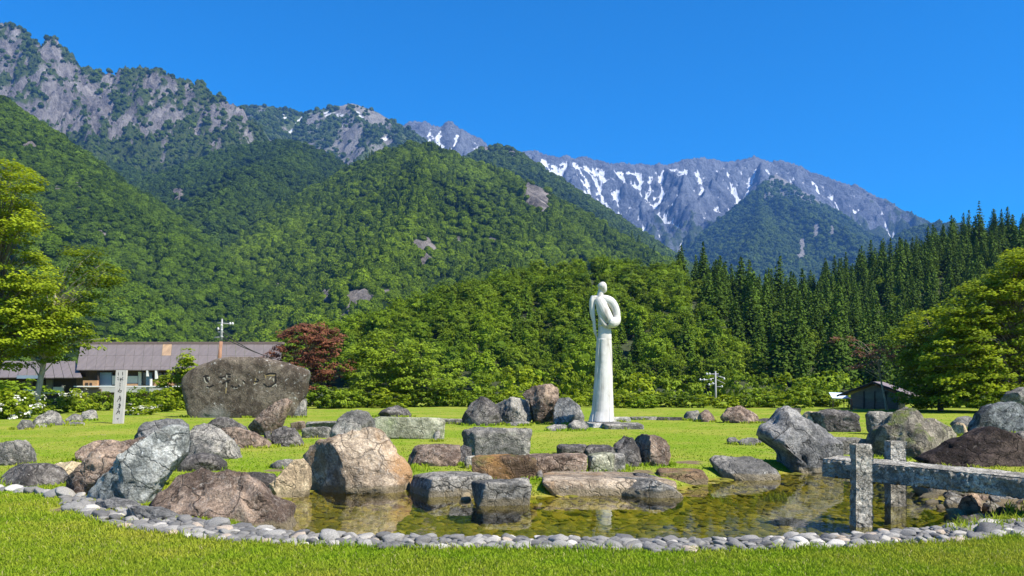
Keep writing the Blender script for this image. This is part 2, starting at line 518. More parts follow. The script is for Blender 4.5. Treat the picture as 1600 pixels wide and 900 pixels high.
def make_terrain(ridges, slope, cell, spur_step, spur_slope, seed, rough, front=900, back=150, second=True, fine=1.0, side=0.0, yaw=40, gully=0.0, crest=0.25):
    """heightfield around 3-D ridge lines with spurs running down towards the valley"""
    r = np.random.default_rng(seed)
    allp = np.concatenate([np.array(q) for q in ridges])
    x0, x1 = allp[:, 0].min() - cell * 4 - side, allp[:, 0].max() + cell * 4 + side
    y0, y1 = max(60, allp[:, 1].min() - front), allp[:, 1].max() + back
    xs = np.arange(x0, x1, cell); ys = np.arange(y0, y1, cell)
    X, Y = np.meshgrid(xs, ys)
    spurs = []
    main = np.array(sorted([(CX + p[0] / p[1] * F, HY - (p[2] - H) / p[1] * F) for p in ridges[0]] if len(ridges) != 2 or gully else [(CX + p[0] / p[1] * F, HY - (p[2] - H) / p[1] * F) for q in ridges for p in q]))
    def cap(p, p0):
        # a spur never climbs above the skyline of its own ridge
        px = CX + p[0] / p[1] * F
        ry = np.interp(px, main[:, 0], main[:, 1])
        if px > main[-1, 0]: ry += (px - main[-1, 0]) * 0.6
        if px < main[0, 0]: ry += (main[0, 0] - px) * 0.6
        d = np.linalg.norm(p[:2] - p0[:2])
        zmax = H + (HY - ry) / F * p[1] - 0.10 * d
        return np.array([p[0], p[1], min(p[2], zmax)])
    for q in ridges:
        for p in resample(q, spur_step):
            if p[2] < 15: continue
            
            ang = -math.pi / 2 + r.normal() * R(yaw) * 0.6 + R(12) * r.choice([-1, 1])
            ln = p[2] / spur_slope * r.uniform(0.7, 1.0)
            pts = [p]
            nseg = 5
            for k in range(nseg):
                ang += r.normal() * 0.22
                dl = ln / nseg
                drop = spur_slope * dl * r.uniform(0.75, 1.3)
                pts.append(cap(pts[-1] + np.array([math.cos(ang) * dl, math.sin(ang) * dl, -drop]), p))
            spurs.append((pts, slope * r.uniform(0.95, 1.25)))
            if second:
                for k in range(1, nseg):
                    for sgn in (-1, 1):
                        if r.random() < 0.75:
                            a2 = ang + sgn * r.uniform(0.6, 1.1)
                            l2 = ln * r.uniform(0.12, 0.28)
                            pp = pts[k]
                            spurs.append(([pp, cap(pp + np.array([math.cos(a2) * l2, math.sin(a2) * l2, -spur_slope * l2 * 1.25]), p)], slope * 1.3))
    dmain = np.full(X.shape, 1e9)
    for q in ridges:
        dmain = np.minimum(dmain, seg_tent(X, Y, q, slope)[1])
    fade = np.clip(dmain / (spur_step * 1.2), 0, 1)
    wsc = spur_step * 0.9
    wx = fbm(col3(X / wsc, Y / wsc, 1.7), 3).reshape(X.shape) * spur_step * 0.30 * fade
    wy = fbm(col3(X / wsc, Y / wsc, 8.2), 3).reshape(X.shape) * spur_step * 0.30 * fade
    Z = np.full(X.shape, -1e9)
    for q in ridges:
        Z = np.maximum(Z, seg_tent(X, Y, q, slope)[0])
    for pts, s in spurs:
        Z = np.maximum(Z, seg_tent(X + wx, Y + wy, pts, s)[0])
    n = fbm(col3(X / (spur_step * 0.35), Y / (spur_step * 0.35), seed * 1.3), 5, 2.1, 0.55).reshape(X.shape)
    rd = ridged(col3(X / (spur_step * 0.22), Y / (spur_step * 0.22), seed * 2.3), 4).reshape(X.shape)
    Z = Z + rough * (n * (crest + (1 - crest) * fade) + 0.35 * (rd - 0.9) * (crest + (1 - crest) * fade))
    if crest > 0.4:
        w2 = spur_step * 0.10
        Z = Z + rough * 0.30 * (ridged(col3(X / w2, Y / w2, seed * 3.1), 3).reshape(X.shape) - 0.8)
    return X, Y, Z
def box_blur(Z, k):
    for ax in (0, 1):
        c = np.cumsum(np.concatenate([np.repeat(np.take(Z, [0], ax), k + 1, ax), Z, np.repeat(np.take(Z, [-1], ax), k, ax)], ax), ax)
        n = Z.shape[ax]
        Z = (np.take(c, np.arange(2 * k + 1, 2 * k + 1 + n), ax) - np.take(c, np.arange(0, n), ax)) / (2 * k + 1)
    return Z
def terrain_mesh(name, X, Y, Z, mat, attrs, label, cat):
    ny, nx = X.shape
    idx = np.arange(nx * ny).reshape(ny, nx)
    Fq = np.stack([idx[:-1, :-1], idx[:-1, 1:], idx[1:, 1:], idx[1:, :-1]], -1).reshape(-1, 4)
    zf = Z.ravel()
    keep = zf[Fq].max(1) > -6
    Fq = Fq[keep]
    used = np.unique(Fq)
    remap = np.full(nx * ny, -1); remap[used] = np.arange(len(used))
    V = np.stack([X, Y, Z], -1).reshape(-1, 3)[used]
    return link(name, mesh_data(name, V, remap[Fq], mat, True, {k: v.ravel()[used] for k, v in attrs.items()}), label=label, cat=cat, kind='structure')
def bilin(X, Y, Z, x, y):
    c = X[0, 1] - X[0, 0]
    u = np.clip((x - X[0, 0]) / c, 0, X.shape[1] - 1.001); v = np.clip((y - Y[0, 0]) / c, 0, X.shape[0] - 1.001)
    i = u.astype(int); j = v.astype(int); fu = u - i; fv = v - j
    return Z[j, i] * (1 - fu) * (1 - fv) + Z[j, i + 1] * fu * (1 - fv) + Z[j + 1, i] * (1 - fu) * fv + Z[j + 1, i + 1] * fu * fv

def mountmat(name, rockd, rockl, greend, greenl, scale, snow_col=(0.82, 0.84, 0.88), meadow=None, bump=1.0):
    m, nt, out = newmat(name); t = NT(nt)
    pos = t.n('ShaderNodeNewGeometry').outputs['Position']
    sv = t.n('ShaderNodeVectorMath', operation='MULTIPLY', inp={0: pos, 1: (1.0, 1.0, 0.45)}).outputs[0]
    n1 = t.noise(sv, 0.012 * scale, 7, 0.65, 0.8)
    n2 = t.noise(t.n('ShaderNodeVectorMath', operation='MULTIPLY', inp={0: pos, 1: (1.0, 1.0, 0.6)}).outputs[0], 0.06 * scale, 8, 0.75, 0.5)
    mm = t.math('ADD', t.math('MULTIPLY', n1, 0.5), t.math('MULTIPLY', n2, 0.5))
    rock = t.ramp(mm, [(0.38, rockd), (0.5, tuple((p + q) / 2.2 for p, q in zip(rockd, rockl))), (0.64, rockl)])
    n3 = t.noise(pos, 0.11 * scale, 4, 0.7)
    green = t.ramp(n3, [(0.35, greend), (0.65, greenl)])
    fo = t.n('ShaderNodeAttribute', attribute_name='forest').outputs['Fac']
    fe = t.math('ADD', fo, t.math('MULTIPLY', t.math('SUBTRACT', n2, 0.5), 0.9))
    c = t.mix(t.rng(fe, 0.42, 0.56, 0, 1), rock, green)
    sn = t.n('ShaderNodeAttribute', attribute_name='snow').outputs['Fac']
    se = t.math('ADD', sn, t.math('MULTIPLY', t.math('SUBTRACT', n2, 0.5), 0.5))
    c = t.mix(t.rng(se, 0.46, 0.54, 0, 1), c, snow_col)
    h = t.math('ADD', n2, t.math('MULTIPLY', n3, 0.5))
    t.bsdf(out, c, 0.95, t.bump(h, bump, 16.0 / scale), 0.1)
    return m

def rl(lst, dz=0.0):
    """ridge line from photo points (x, y, depth)"""
    return [P(x, y, d) + np.array([0, 0, dz]) for x, y, d in lst]

# crown shapes for the far woods
def quads(cent, nrm, size, r, fold=0.0, aspect=1.0):
    """leaf-like quads: centres (n,3), normals (n,3), sizes (n,)"""
    n = len(cent)
    nrm = nrm / (np.linalg.norm(nrm, axis=1)[:, None] + 1e-9)
    rv = r.normal(size=(n, 3))
    a = np.cross(nrm, rv); a /= (np.linalg.norm(a, axis=1)[:, None] + 1e-9)
    b = np.cross(nrm, a)
    s = size[:, None]
    V = np.stack([cent - a * s * 0.5, cent + b * s * 0.32 * aspect + nrm * s * fold, cent + a * s * 0.5, cent - b * s * 0.32 * aspect + nrm * s * fold], 1).reshape(-1, 3)
    Fq = np.arange(4 * n).reshape(n, 4)
    return V, Fq
def crown_mesh(name, seed, mat, nleaf=520, leaf=0.20, squash=0.85):
    r = np.random.default_rng(seed)
    V, Fs = ico(3)
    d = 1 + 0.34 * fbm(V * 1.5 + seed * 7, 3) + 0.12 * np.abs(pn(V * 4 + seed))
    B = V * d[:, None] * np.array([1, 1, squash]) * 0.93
    u = r.normal(size=(nleaf, 3)); u /= np.linalg.norm(u, axis=1)[:, None]
    u[:, 2] = np.where(u[:, 2] < -0.35, -u[:, 2], u[:, 2])
    dd = 1 + 0.34 * fbm(u * 1.5 + seed * 7, 3) + 0.12 * np.abs(pn(u * 4 + seed))
    c = u * dd[:, None] * np.array([1, 1, squash])
    LV, LF = quads(c, u + r.normal(size=u.shape) * 0.55 + np.array([0, 0, 0.35]), r.uniform(0.7, 1.3, nleaf) * leaf, r, 0.05, 1.5)
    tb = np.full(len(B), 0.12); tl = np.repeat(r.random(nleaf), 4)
    return mesh_data(name, np.concatenate([B, LV]), [Fs, LF + len(B)], mat, False, {'t': np.concatenate([tb, tl])})

def inst_group(name, coll):
    g = bpy.data.node_groups.new(name, 'GeometryNodeTree')
    g.interface.new_socket('Geometry', in_out='INPUT', socket_type='NodeSocketGeometry')
    g.interface.new_socket('Geometry', in_out='OUTPUT', socket_type='NodeSocketGeometry')
    n = g.nodes
    i, o = n.new('NodeGroupInput'), n.new('NodeGroupOutput')
    iop = n.new('GeometryNodeInstanceOnPoints')
    ci = n.new('GeometryNodeCollectionInfo'); ci.inputs['Collection'].default_value = coll
    ci.inputs['Separate Children'].default_value = True; ci.inputs['Reset Children'].default_value = True
    rv = n.new('FunctionNodeRandomValue'); rv.data_type = 'INT'
    rv.inputs['Min'].default_value = 0; rv.inputs['Max'].default_value = len(coll.objects) - 1
    ra = n.new('GeometryNodeInputNamedAttribute'); ra.data_type = 'FLOAT_VECTOR'; ra.inputs[0].default_value = 'rot'
    sa = n.new('GeometryNodeInputNamedAttribute'); sa.data_type = 'FLOAT_VECTOR'; sa.inputs[0].default_value = 'scl'
    L = g.links.new
    L(i.outputs[0], iop.inputs['Points']); L(ci.outputs[0], iop.inputs['Instance'])
    iop.inputs['Pick Instance'].default_value = True
    for so in rv.outputs:
        if so.enabled and so.type == 'INT': L(so, iop.inputs['Instance Index'])
    L(ra.outputs[0], iop.inputs['Rotation']); L(sa.outputs[0], iop.inputs['Scale'])
    L(iop.outputs[0], o.inputs[0])
    return g
def scatter(name, pts, rot, scl, group, label, cat, kind='stuff'):
    me = bpy.data.meshes.new(name)
    pts = np.asarray(pts, np.float32)
    me.vertices.add(len(pts)); me.vertices.foreach_set('co', pts.ravel())
    for k, v in (('rot', rot), ('scl', scl)):
        a = me.attributes.new(k, 'FLOAT_VECTOR', 'POINT'); a.data.foreach_set('vector', np.asarray(v, np.float32).ravel())
    me.update()
    o = link(name, me, label=label, cat=cat, kind=kind)
    md = o.modifiers.new('scatter', 'NODES'); md.node_group = group
    return o

M['canopy'] = leafmat('canopy', (0.020, 0.056, 0.005), (0.185, 0.270, 0.013), 0.16, 0.8, 0.45, 0.006)
M['canopy_far'] = leafmat('far_canopy', (0.024, 0.058, 0.011), (0.125, 0.185, 0.020), 0.12, 0.8, 0.5, 0.004)
def crown_coll(name, mat, seeds, **kw):
    c = bpy.data.collections.new(name)
    for s in seeds:
        c.objects.link(bpy.data.objects.new('tree_crown', crown_mesh('tree_crown', s, mat, **kw)))
    return c
def cone_crown(seed, mat, n=420):
    r = np.random.default_rng(seed)
    f = r.random(n) ** 0.75
    rr = 0.72 * (1 - f) ** 0.8 * r.uniform(0.75, 1.1, n) + 0.04; a = r.uniform(0, 6.283, n)
    c = np.stack([np.cos(a) * rr, np.sin(a) * rr, -0.9 + 2.9 * f], -1)
    N = np.stack([np.cos(a), np.sin(a), np.full(n, 0.8)], -1) + r.normal(size=(n, 3)) * 0.35
    V, Fq = quads(c, N, r.uniform(0.2, 0.36, n), r, -0.1, 1.4)
    return mesh_data('tree_crown', V, Fq, mat, False, {'t': np.repeat(r.random(n) * 0.4, 4)})
cc = crown_coll('canopy_shapes', M['canopy'], range(1, 12))
for sd in (91,): cc.objects.link(bpy.data.objects.new('tree_crown', cone_crown(sd, M['canopy'])))
G_near = inst_group('canopy_scatter', cc)
M['canopy_slope'] = leafmat('slope_canopy', (0.015, 0.045, 0.005), (0.135, 0.215, 0.012), 0.15, 0.8, 0.45, 0.006)  # darker leaf colour paints the shading that sets this slope off
M['canopy_shoulder'] = leafmat('shoulder_canopy', (0.014, 0.040, 0.008), (0.095, 0.155, 0.014), 0.14, 0.8, 0.45, 0.005)  # darkest of these greens: shading and distance put into the leaf colour
G_slope = inst_group('slope_scatter', crown_coll('slope_canopy_shapes', M['canopy_slope'], range(21, 29)))
G_shoulder = inst_group('shoulder_scatter', crown_coll('shoulder_canopy_shapes', M['canopy_shoulder'], range(31, 38), nleaf=320, leaf=0.25))
G_far = inst_group('far_canopy_scatter', crown_coll('far_canopy_shapes', M['canopy_far'], range(11, 15), nleaf=220, leaf=0.3))

def forest_points(X, Y, Z, spacing, seed, mask, rad, zlim=2.0, pxr=(-70, 1670)):
    r = np.random.default_rng(seed)
    xs = np.arange(X[0, 0], X[0, -1], spacing); ys = np.arange(Y[0, 0], Y[-1, 0], spacing)
    a, b = np.meshgrid(xs, ys)
    a = (a + r.uniform(-0.5, 0.5, a.shape) * spacing).ravel(); b = (b + r.uniform(-0.5, 0.5, b.shape) * spacing).ravel()
    z = bilin(X, Y, Z, a, b)
    e = spacing
    gx_ = (bilin(X, Y, Z, a + e, b) - bilin(X, Y, Z, a - e, b)) / (2 * e)
    gy_ = (bilin(X, Y, Z, a, b + e) - bilin(X, Y, Z, a, b - e)) / (2 * e)
    px = CX + a / b * F; py = HY - (z - H) / b * F
    face = gx_ * a + gy_ * b - (z - H)          # surface turned to the camera
    ok = (z > zlim) & (px > pxr[0]) & (px < pxr[1]) & (face > -60) & (py < 660)
    ok &= mask(a, b, z, px, py, np.hypot(gx_, gy_), r)
    a, b, z = a[ok], b[ok], z[ok]
    s = rad * np.clip(r.lognormal(-0.08, 0.34, len(a)), 0.45, 1.7)
    pts = np.stack([a, b, z + s * 0.35], -1)
    rot = np.stack([r.normal(0, 0.08, len(a)), r.normal(0, 0.08, len(a)), r.uniform(0, 6.28, len(a))], -1)
    scl = np.stack([s * r.uniform(0.85, 1.15, len(a)), s * r.uniform(0.85, 1.15, len(a)), s * r.uniform(0.9, 1.35, len(a))], -1)
    return pts, rot, scl

def outcrop(px, py, spots):
    """1 near any of the bare rock spots (x, y, rx, ry) of the photograph"""
    o = np.zeros(np.shape(px))
    w = 0.85 * fbm(col3(px / 9, py / 20, 0.0), 4).reshape(np.shape(px))
    for x, y, rx, ry in spots:
        o = np.maximum(o, 1.3 - np.hypot((px - x) / rx, (py - y) / ry) + w)
    return o
ROCK_L5 = [(668, 400, 14, 26), (655, 385, 6, 8), (712, 390, 11, 20), (565, 478, 26, 26), (515, 462, 14, 14), (840, 310, 22, 24), (825, 300, 9, 15), (850, 330, 14, 10), (605, 470, 8, 14), (430, 452, 14, 6), (540, 500, 10, 8), (770, 375, 5, 8)]
ROCK_L6 = [(45, 228, 10, 7), (118, 300, 6, 14), (107, 283, 8, 5), (160, 368, 6, 6), (278, 302, 9, 10), (125, 335, 5, 10), (90, 300, 6, 6)]
ROCK_L4 = [(278, 305, 9, 9), (228, 310, 7, 6), (215, 312, 5, 5)]

# -- far snowy range
MR = [rl([(560, 232, 4400), (605, 205, 4300), (635, 192, 4300), (662, 193, 4300), (690, 200, 4300), (704, 192, 4300), (722, 203, 4300), (745, 216, 4300), (775, 240, 4400), (815, 262, 4700)]),
      rl([(790, 262, 5000), (815, 241, 5000), (835, 238, 5000), (850, 246, 5000), (880, 247, 5000), (905, 246, 5000), (930, 253, 5000), (965, 257, 5000), (1000, 259, 5000), (1040, 259, 5000), (1070, 253, 5000), (1102, 247, 5000), (1135, 256, 5000),
          (1160, 250, 5000), (1182, 247, 5000), (1205, 253, 5000), (1240, 256, 5000), (1265, 268, 5000), (1300, 280, 4950), (1335, 290, 4900), (1370, 308, 4850), (1410, 328, 4800), (1445, 343, 4750), (1500, 372, 4700), (1560, 410, 4700)])]
X, Y, Z = make_terrain(MR, 1.15, 8.0, 200, 0.66, 21, 50, front=1500, back=200, yaw=35, crest=0.42)
conc = box_blur(Z, 5) - Z
conc2 = box_blur(Z, 12) - Z
pxg = CX + X / Y * F; pyg = HY - (Z - H) / Y * F
alt = (Z - 900) / 560
nz = fbm(col3(X / 160, Y / 160, 4.4), 4).reshape(X.shape)
left = sstep(1230, 900, pxg) * 0.5 + 0.1
def flow(Z):
    """how much slope drains through each cell"""
    ny, nx = Z.shape
    Zs = box_blur(Z, 1) + 0.3 * box_blur(Z, 4); zf = Zs.ravel(); acc = np.ones(ny * nx)
    offs = (-nx, nx, -1, 1, -nx - 1, -nx + 1, nx - 1, nx + 1)
    st = np.stack([np.concatenate([zf[max(0, o):], np.full(max(0, o), 1e9)]) if o > 0 else np.concatenate([np.full(-o, 1e9), zf[:o]]) for o in offs])
    st[4:] = zf - (zf - st[4:]) / 1.414
    tgt = np.array(offs)[st.argmin(0)] + np.arange(ny * nx); low = st.min(0) < zf
    for i in np.argsort(-zf):
        if low[i] and 0 <= tgt[i] < ny * nx: acc[tgt[i]] += acc[i]
    return acc.reshape(ny, nx)
fl = np.log10(flow(Z))
fl = np.maximum(fl, 0.8 * box_blur(fl, 1) + 0.1)
snow = 0.27 * fl + conc * 0.012 + conc2 * 0.004 + 0.20 * np.clip(alt, -0.8, 1) + nz * 0.12 + (left - 0.35) * 0.42 - 0.125 + 0.26 * fbm(col3(X / 45, Y / 45, 7.7), 3).reshape(X.shape) + 0.10 * np.exp(-((pyg - np.interp(pxg, [815, 900, 1000, 1100, 1180, 1300], [243, 250, 260, 250, 250, 282]) - 14) / 12) ** 2)
snow = np.where(Z < 520, 0, snow) * sstep(480, 820, Z)
forest = 0.5 + (780 - Z) / 420 + nz * 0.5 - conc * 0.01 + sstep(1280, 1400, pxg) * 0.55
M['far_rock'] = mountmat('far_rock', (0.055, 0.068, 0.095), (0.22, 0.245, 0.29), (0.035, 0.06, 0.03), (0.075, 0.10, 0.045), 0.55)  # blue of the distant air tinted into the rock, besides the haze volume
terrain_mesh('snowy_mountain', X, Y, Z, M['far_rock'], {'snow': snow, 'forest': forest}, 'distant blue grey mountain range streaked with snow in its gullies', 'mountain')

def mountain(name, ridges, mat, label, slope, cell, step, sslope, seed, rough, front, spacing, rad, G, flabel, spots=(), forest_fn=None, snow_fn=None, mask_extra=None, zlim=2.0, canopy=1.5, **kw):
    ridges = [[p - np.array([0, 0, canopy * rad]) for p in q] for q in ridges]
    X, Y, Z = make_terrain(ridges, slope, cell, step, sslope, seed, rough, front=front, **kw)
    pxg = CX + X / Y * F; pyg = HY - (Z - H) / Y * F
    conc = box_blur(Z, 4) - Z
    nz = fbm(col3(X / (step * 0.5), Y / (step * 0.5), seed + 4.4), 4).reshape(X.shape)
    forest = forest_fn(X, Y, Z, pxg, pyg, conc, nz) if forest_fn else np.ones(X.shape)
    oc = outcrop(pxg.ravel(), pyg.ravel(), spots).reshape(X.shape) if len(spots) else np.zeros(X.shape)
    forest = np.where(oc > 0.3, np.minimum(forest, 0.9 - oc * 1.2), forest)
    if len(spots):                         # outcrops bulge towards the valley
        Z = Z + np.clip(oc, 0, 0.8) * (rad * 0.9) * (0.6 + 0.8 * ridged(col3(X / (rad * 2.5), Y / (rad * 2.5), Z / (rad * 3)), 3).reshape(X.shape))
    snow = snow_fn(X, Y, Z, pxg, pyg, conc, nz) if snow_fn else np.zeros(X.shape)
    terrain_mesh(name, X, Y, Z, mat, {'snow': snow, 'forest': forest}, label, 'mountain')
    def mask(a, b, z, px, py, g, r):
        f = bilin(X, Y, forest, a, b); s = bilin(X, Y, snow, a, b)
        k = (f + r.normal(0, 0.22, len(a)) > 0.5) & (s < 0.45)
        return k
    pts, rot, scl = forest_points(X, Y, Z, spacing, seed + 50, mask, rad, zlim)
    scatter('mountain_forest', pts, rot, scl, G, flabel, 'forest')
    print(name, X.shape, 'trees', len(pts))
    return X, Y, Z

gm = lambda n, s=1.0: mountmat(n, (0.05, 0.046, 0.045), (0.42, 0.37, 0.33), (0.015, 0.035, 0.007), (0.04, 0.07, 0.012), s)
M['mt_far_green'] = mountmat('far_green', (0.13, 0.13, 0.13), (0.36, 0.34, 0.31), (0.022, 0.045, 0.016), (0.055, 0.09, 0.028), 0.8)
# -- pyramid shaped wooded spur below the snowy range, and the low ridge right of it
mountain('wooded_mountain', [rl([(1212, 268, 4600), (1190, 290, 4200), (1187, 330, 3900), (1195, 380, 3500), (1200, 440, 3200)])], M['mt_far_green'], 'dark blue green pyramid shaped mountain below the snowy range', 0.80, 9, 210, 0.55, 31, 14, 500, 13, 8.5, G_far,
         'dense far woods on the pyramid shaped mountain', forest_fn=lambda X, Y, Z, px, py, c, n: 1.1 - (Z - 820) / 420 + n * 0.6 - 0.02 * np.clip(c, 0, 30), back=150, side=750, spots=[(1252, 395, 6, 22), (1130, 405, 5, 6), (1275, 360, 5, 14), (1300, 365, 4, 10)])
mountain('wooded_ridge', [rl([(1300, 440, 3500), (1340, 408, 3500), (1385, 378, 3500), (1425, 354, 3500), (1450, 345, 3500), (1480, 346, 3500), (1510, 349, 3500), (1560, 372, 3500), (1640, 400, 3500)])], M['mt_far_green'], 'low dark ridge at the foot of the range above the conifers', 0.6, 9, 200, 0.42, 32, 10, 900, 13, 8.5, G_far,
         'dense far woods on the low ridge')
# -- light green alpine peak with snow remnants
mountain('alpine_peak', [rl([(300, 180, 3300), (345, 168, 3300), (380, 162, 3300), (410, 161, 3300), (440, 166, 3300), (475, 172, 3250), (500, 166, 3200), (525, 163, 3200), (550, 157, 3200), (572, 163, 3200), (592, 172, 3200), (612, 184, 3200), (636, 195, 3200), (680, 225, 3100), (740, 280, 3000)])],
         mountmat('alpine_rock', (0.14, 0.14, 0.14), (0.36, 0.34, 0.31), (0.05, 0.085, 0.025), (0.12, 0.15, 0.05), 0.7), 'pale green alpine peak with rock gullies and leftover snow', 0.95, 8, 170, 0.55, 41, 22, 900, 11, 6.5, G_far,
         'low woods on the flanks of the alpine peak', forest_fn=lambda X, Y, Z, px, py, c, n: 0.42 + n * 0.7 + (px < 480) * 0.3 + (px > 612) * 0.25 - 0.012 * np.clip(c, -20, 30) - np.exp(-((px - 550) / 55) ** 2) * 0.16,
         snow_fn=lambda X, Y, Z, px, py, c, n: np.clip(0.12 + 0.035 * c + n * 0.25 + (Z - 960) / 500, 0, 1) * (Z > 820) * (px > 440))
# -- dark ridge behind the central mountain
mountain('wooded_ridge', [rl([(680, 275, 2300), (720, 245, 2300), (750, 228, 2300), (778, 222, 2300), (800, 229, 2280), (818, 246, 2260), (832, 264, 2240), (870, 293, 2200), (915, 320, 2150), (960, 348, 2100), (1005, 380, 2050), (1050, 414, 2000), (1110, 455, 1900), (1180, 500, 1800)])],
         gm('dark_ridge_ground', 1.0), 'dark wooded ridge descending behind the central green mountain', 0.72, 8, 150, 0.45, 51, 12, 700, 9.5, 6.0, G_far, 'dense woods on the dark ridge behind the central mountain',
         spots=[(905, 335, 4, 12), (800, 240, 5, 5), (760, 235, 5, 5)])
# -- rocky mountain at the upper left
def rockyf(X, Y, Z, px, py, c, n):
    low = sstep(190, 260, py - (px - 110) * 0.05)
    f = 0.40 + n * 0.85 - 0.018 * np.clip(c, -25, 25) + low * 0.75 + sstep(300, 420, px) * 0.12
    return f - 0.30 * np.exp(-((px - 90) / 90) ** 2 - ((py - 165) / 50) ** 2)
mountain('rocky_mountain', [rl([(-160, 15, 2250), (-60, 40, 2250), (0, 39, 2250), (22, 42, 2250), (38, 54, 2250), (52, 66, 2250), (68, 70, 2240), (78, 60, 2240), (90, 62, 2240), (100, 82, 2240), (118, 102, 2230), (150, 109, 2220), (178, 113, 2210), (212, 108, 2200), (240, 112, 2200), (262, 114, 2200), (285, 122, 2200),
          (310, 127, 2200), (332, 144, 2180), (352, 158, 2160), (372, 166, 2150), (400, 195, 2120), (430, 232, 2100), (480, 290, 2050), (540, 360, 2000)])],
         mountmat('cliff_rock', (0.045, 0.045, 0.052), (0.38, 0.355, 0.34), (0.03, 0.055, 0.014), (0.09, 0.12, 0.03), 1.0, bump=1.0), 'steep rocky mountain with grey cliffs and scattered trees', 1.35, 5, 85, 0.80, 61, 38, 700, 7.5, 4.4, G_far,
         'patchy woods among the grey cliffs', forest_fn=rockyf, crest=0.6)
# -- green shoulder in front of the rocky mountain
mountain('wooded_shoulder', [rl([(120, 300, 1650), (180, 300, 1700), (240, 275, 1750), (300, 250, 1750), (350, 232, 1750), (400, 221, 1750), (440, 215, 1750), (475, 221, 1750), (510, 238, 1730), (545, 258, 1700), (600, 300, 1650), (680, 360, 1600)]),
                             rl([(90, 235, 1950), (160, 245, 1900), (230, 268, 1800)])],
         gm('shoulder_ground'), 'wooded green shoulder below the rocky mountain', 0.62, 7, 150, 0.40, 71, 14, 800, 6.8, 4.6, G_shoulder, 'dense woods on the green shoulder below the cliffs', spots=ROCK_L4)
# -- central green mountain
mountain('green_mountain', [rl([(330, 412, 900), (400, 362, 1000), (470, 312, 1120), (530, 275, 1220), (570, 250, 1270), (605, 230, 1300), (640, 219, 1310), (668, 221, 1310), (700, 231, 1300), (745, 250, 1290), (785, 262, 1280), (820, 277, 1260), (860, 300, 1240), (905, 325, 1210), (955, 358, 1170), (1000, 385, 1130), (1050, 414, 1080), (1110, 450, 1020), (1180, 490, 950)]),
                            rl([(640, 219, 1310), (600, 300, 1050), (520, 380, 850), (470, 440, 700), (430, 500, 560)]), rl([(785, 262, 1280), (800, 340, 1050), (770, 420, 800), (720, 480, 620)])],
         gm('central_ground', 1.4), 'broad wooded green mountain rising behind the statue', 0.66, 6.5, 125, 0.38, 81, 13, 850, 5.5, 3.75, G_near, 'dense leafy woods covering the central green mountain', spots=ROCK_L5)
# -- wooded slope coming down from the left edge
mountain('wooded_slope', [rl([(-260, 20, 1000), (-140, 80, 960), (-60, 118, 930), (0, 146, 900), (40, 172, 880), (80, 205, 860), (115, 240, 840), (150, 280, 820), (200, 318, 790), (250, 350, 760), (300, 378, 730), (350, 404, 700), (410, 436, 660), (470, 470, 620), (540, 512, 560), (600, 560, 500)])],
         gm('slope_ground', 1.6), 'steep wooded slope descending from the upper edge of the valley', 0.72, 5, 100, 0.43, 91, 11, 600, 4.9, 3.4, G_slope, 'dense leafy woods covering the steep slope beside the farmhouse', spots=ROCK_L6)
# ---------------------------------------------------------------- near wooded hill
HR = [rl([(430, 560, 135), (520, 512, 150), (580, 490, 160), (640, 468, 170), (700, 448, 178), (760, 432, 186), (820, 418, 192), (880, 404, 198), (930, 399, 200), (985, 404, 204), (1040, 414, 208), (1090, 430, 208), (1140, 452, 205), (1190, 480, 200)], -3.8),
      rl([(1062, 440, 262), (1075, 418, 262), (1120, 418, 262), (1200, 424, 262), (1250, 418, 262), (1300, 409, 262), (1350, 404, 262), (1400, 393, 262), (1440, 374, 262), (1480, 352, 262), (1520, 332, 262), (1560, 326, 262), (1620, 322, 262), (1700, 312, 262), (1800, 300, 262)], -9.5)]
hx = np.arange(-75, 240, 2.5); hy = np.arange(92, 330, 2.5)
HX, HYG = np.meshgrid(hx, hy)
HZ = np.maximum(seg_tent(HX, HYG, HR[0], 0.36)[0], seg_tent(HX, HYG, HR[1], 0.36)[0])
HZ = HZ + 1.6 * fbm(col3(HX / 22, HYG / 22, 2.2), 3).reshape(HX.shape)
HZ = np.log1p(np.exp(np.clip(HZ, -40, 80) / 3.0)) * 3.0 - 1.0
M['forest_floor'] = plain('forest_floor', (0.035, 0.045, 0.015), 0.95, 0.5, 0.6, 0.5)
terrain_mesh('hill', HX, HYG, HZ, M['forest_floor'], {}, 'near wooded hill behind the lawn', 'hill')

M['conifer'] = leafmat('conifer_needles', (0.022, 0.052, 0.007), (0.090, 0.150, 0.013), 0.15, 0.8)
M['conifer_light'] = leafmat('light_conifer_needles', (0.040, 0.085, 0.007), (0.125, 0.20, 0.014), 0.18, 0.8)
M['broad'] = leafmat('broadleaf', (0.075, 0.150, 0.007), (0.245, 0.345, 0.016), 0.34)
M['broad_bright'] = leafmat('bright_broadleaf', (0.12, 0.20, 0.010), (0.33, 0.40, 0.020), 0.42)
M['broad_mid'] = leafmat('mid_broadleaf', (0.075, 0.140, 0.009), (0.235, 0.32, 0.020), 0.36)
M['maple_red'] = leafmat('red_leaves', (0.12, 0.045, 0.026), (0.33, 0.14, 0.075), 0.30)
M['maple_rust'] = leafmat('rust_leaves', (0.11, 0.05, 0.03), (0.30, 0.16, 0.10), 0.30)
M['white_bloom'] = leafmat('white_blossom', (0.55, 0.55, 0.45), (0.85, 0.84, 0.76), 0.2)

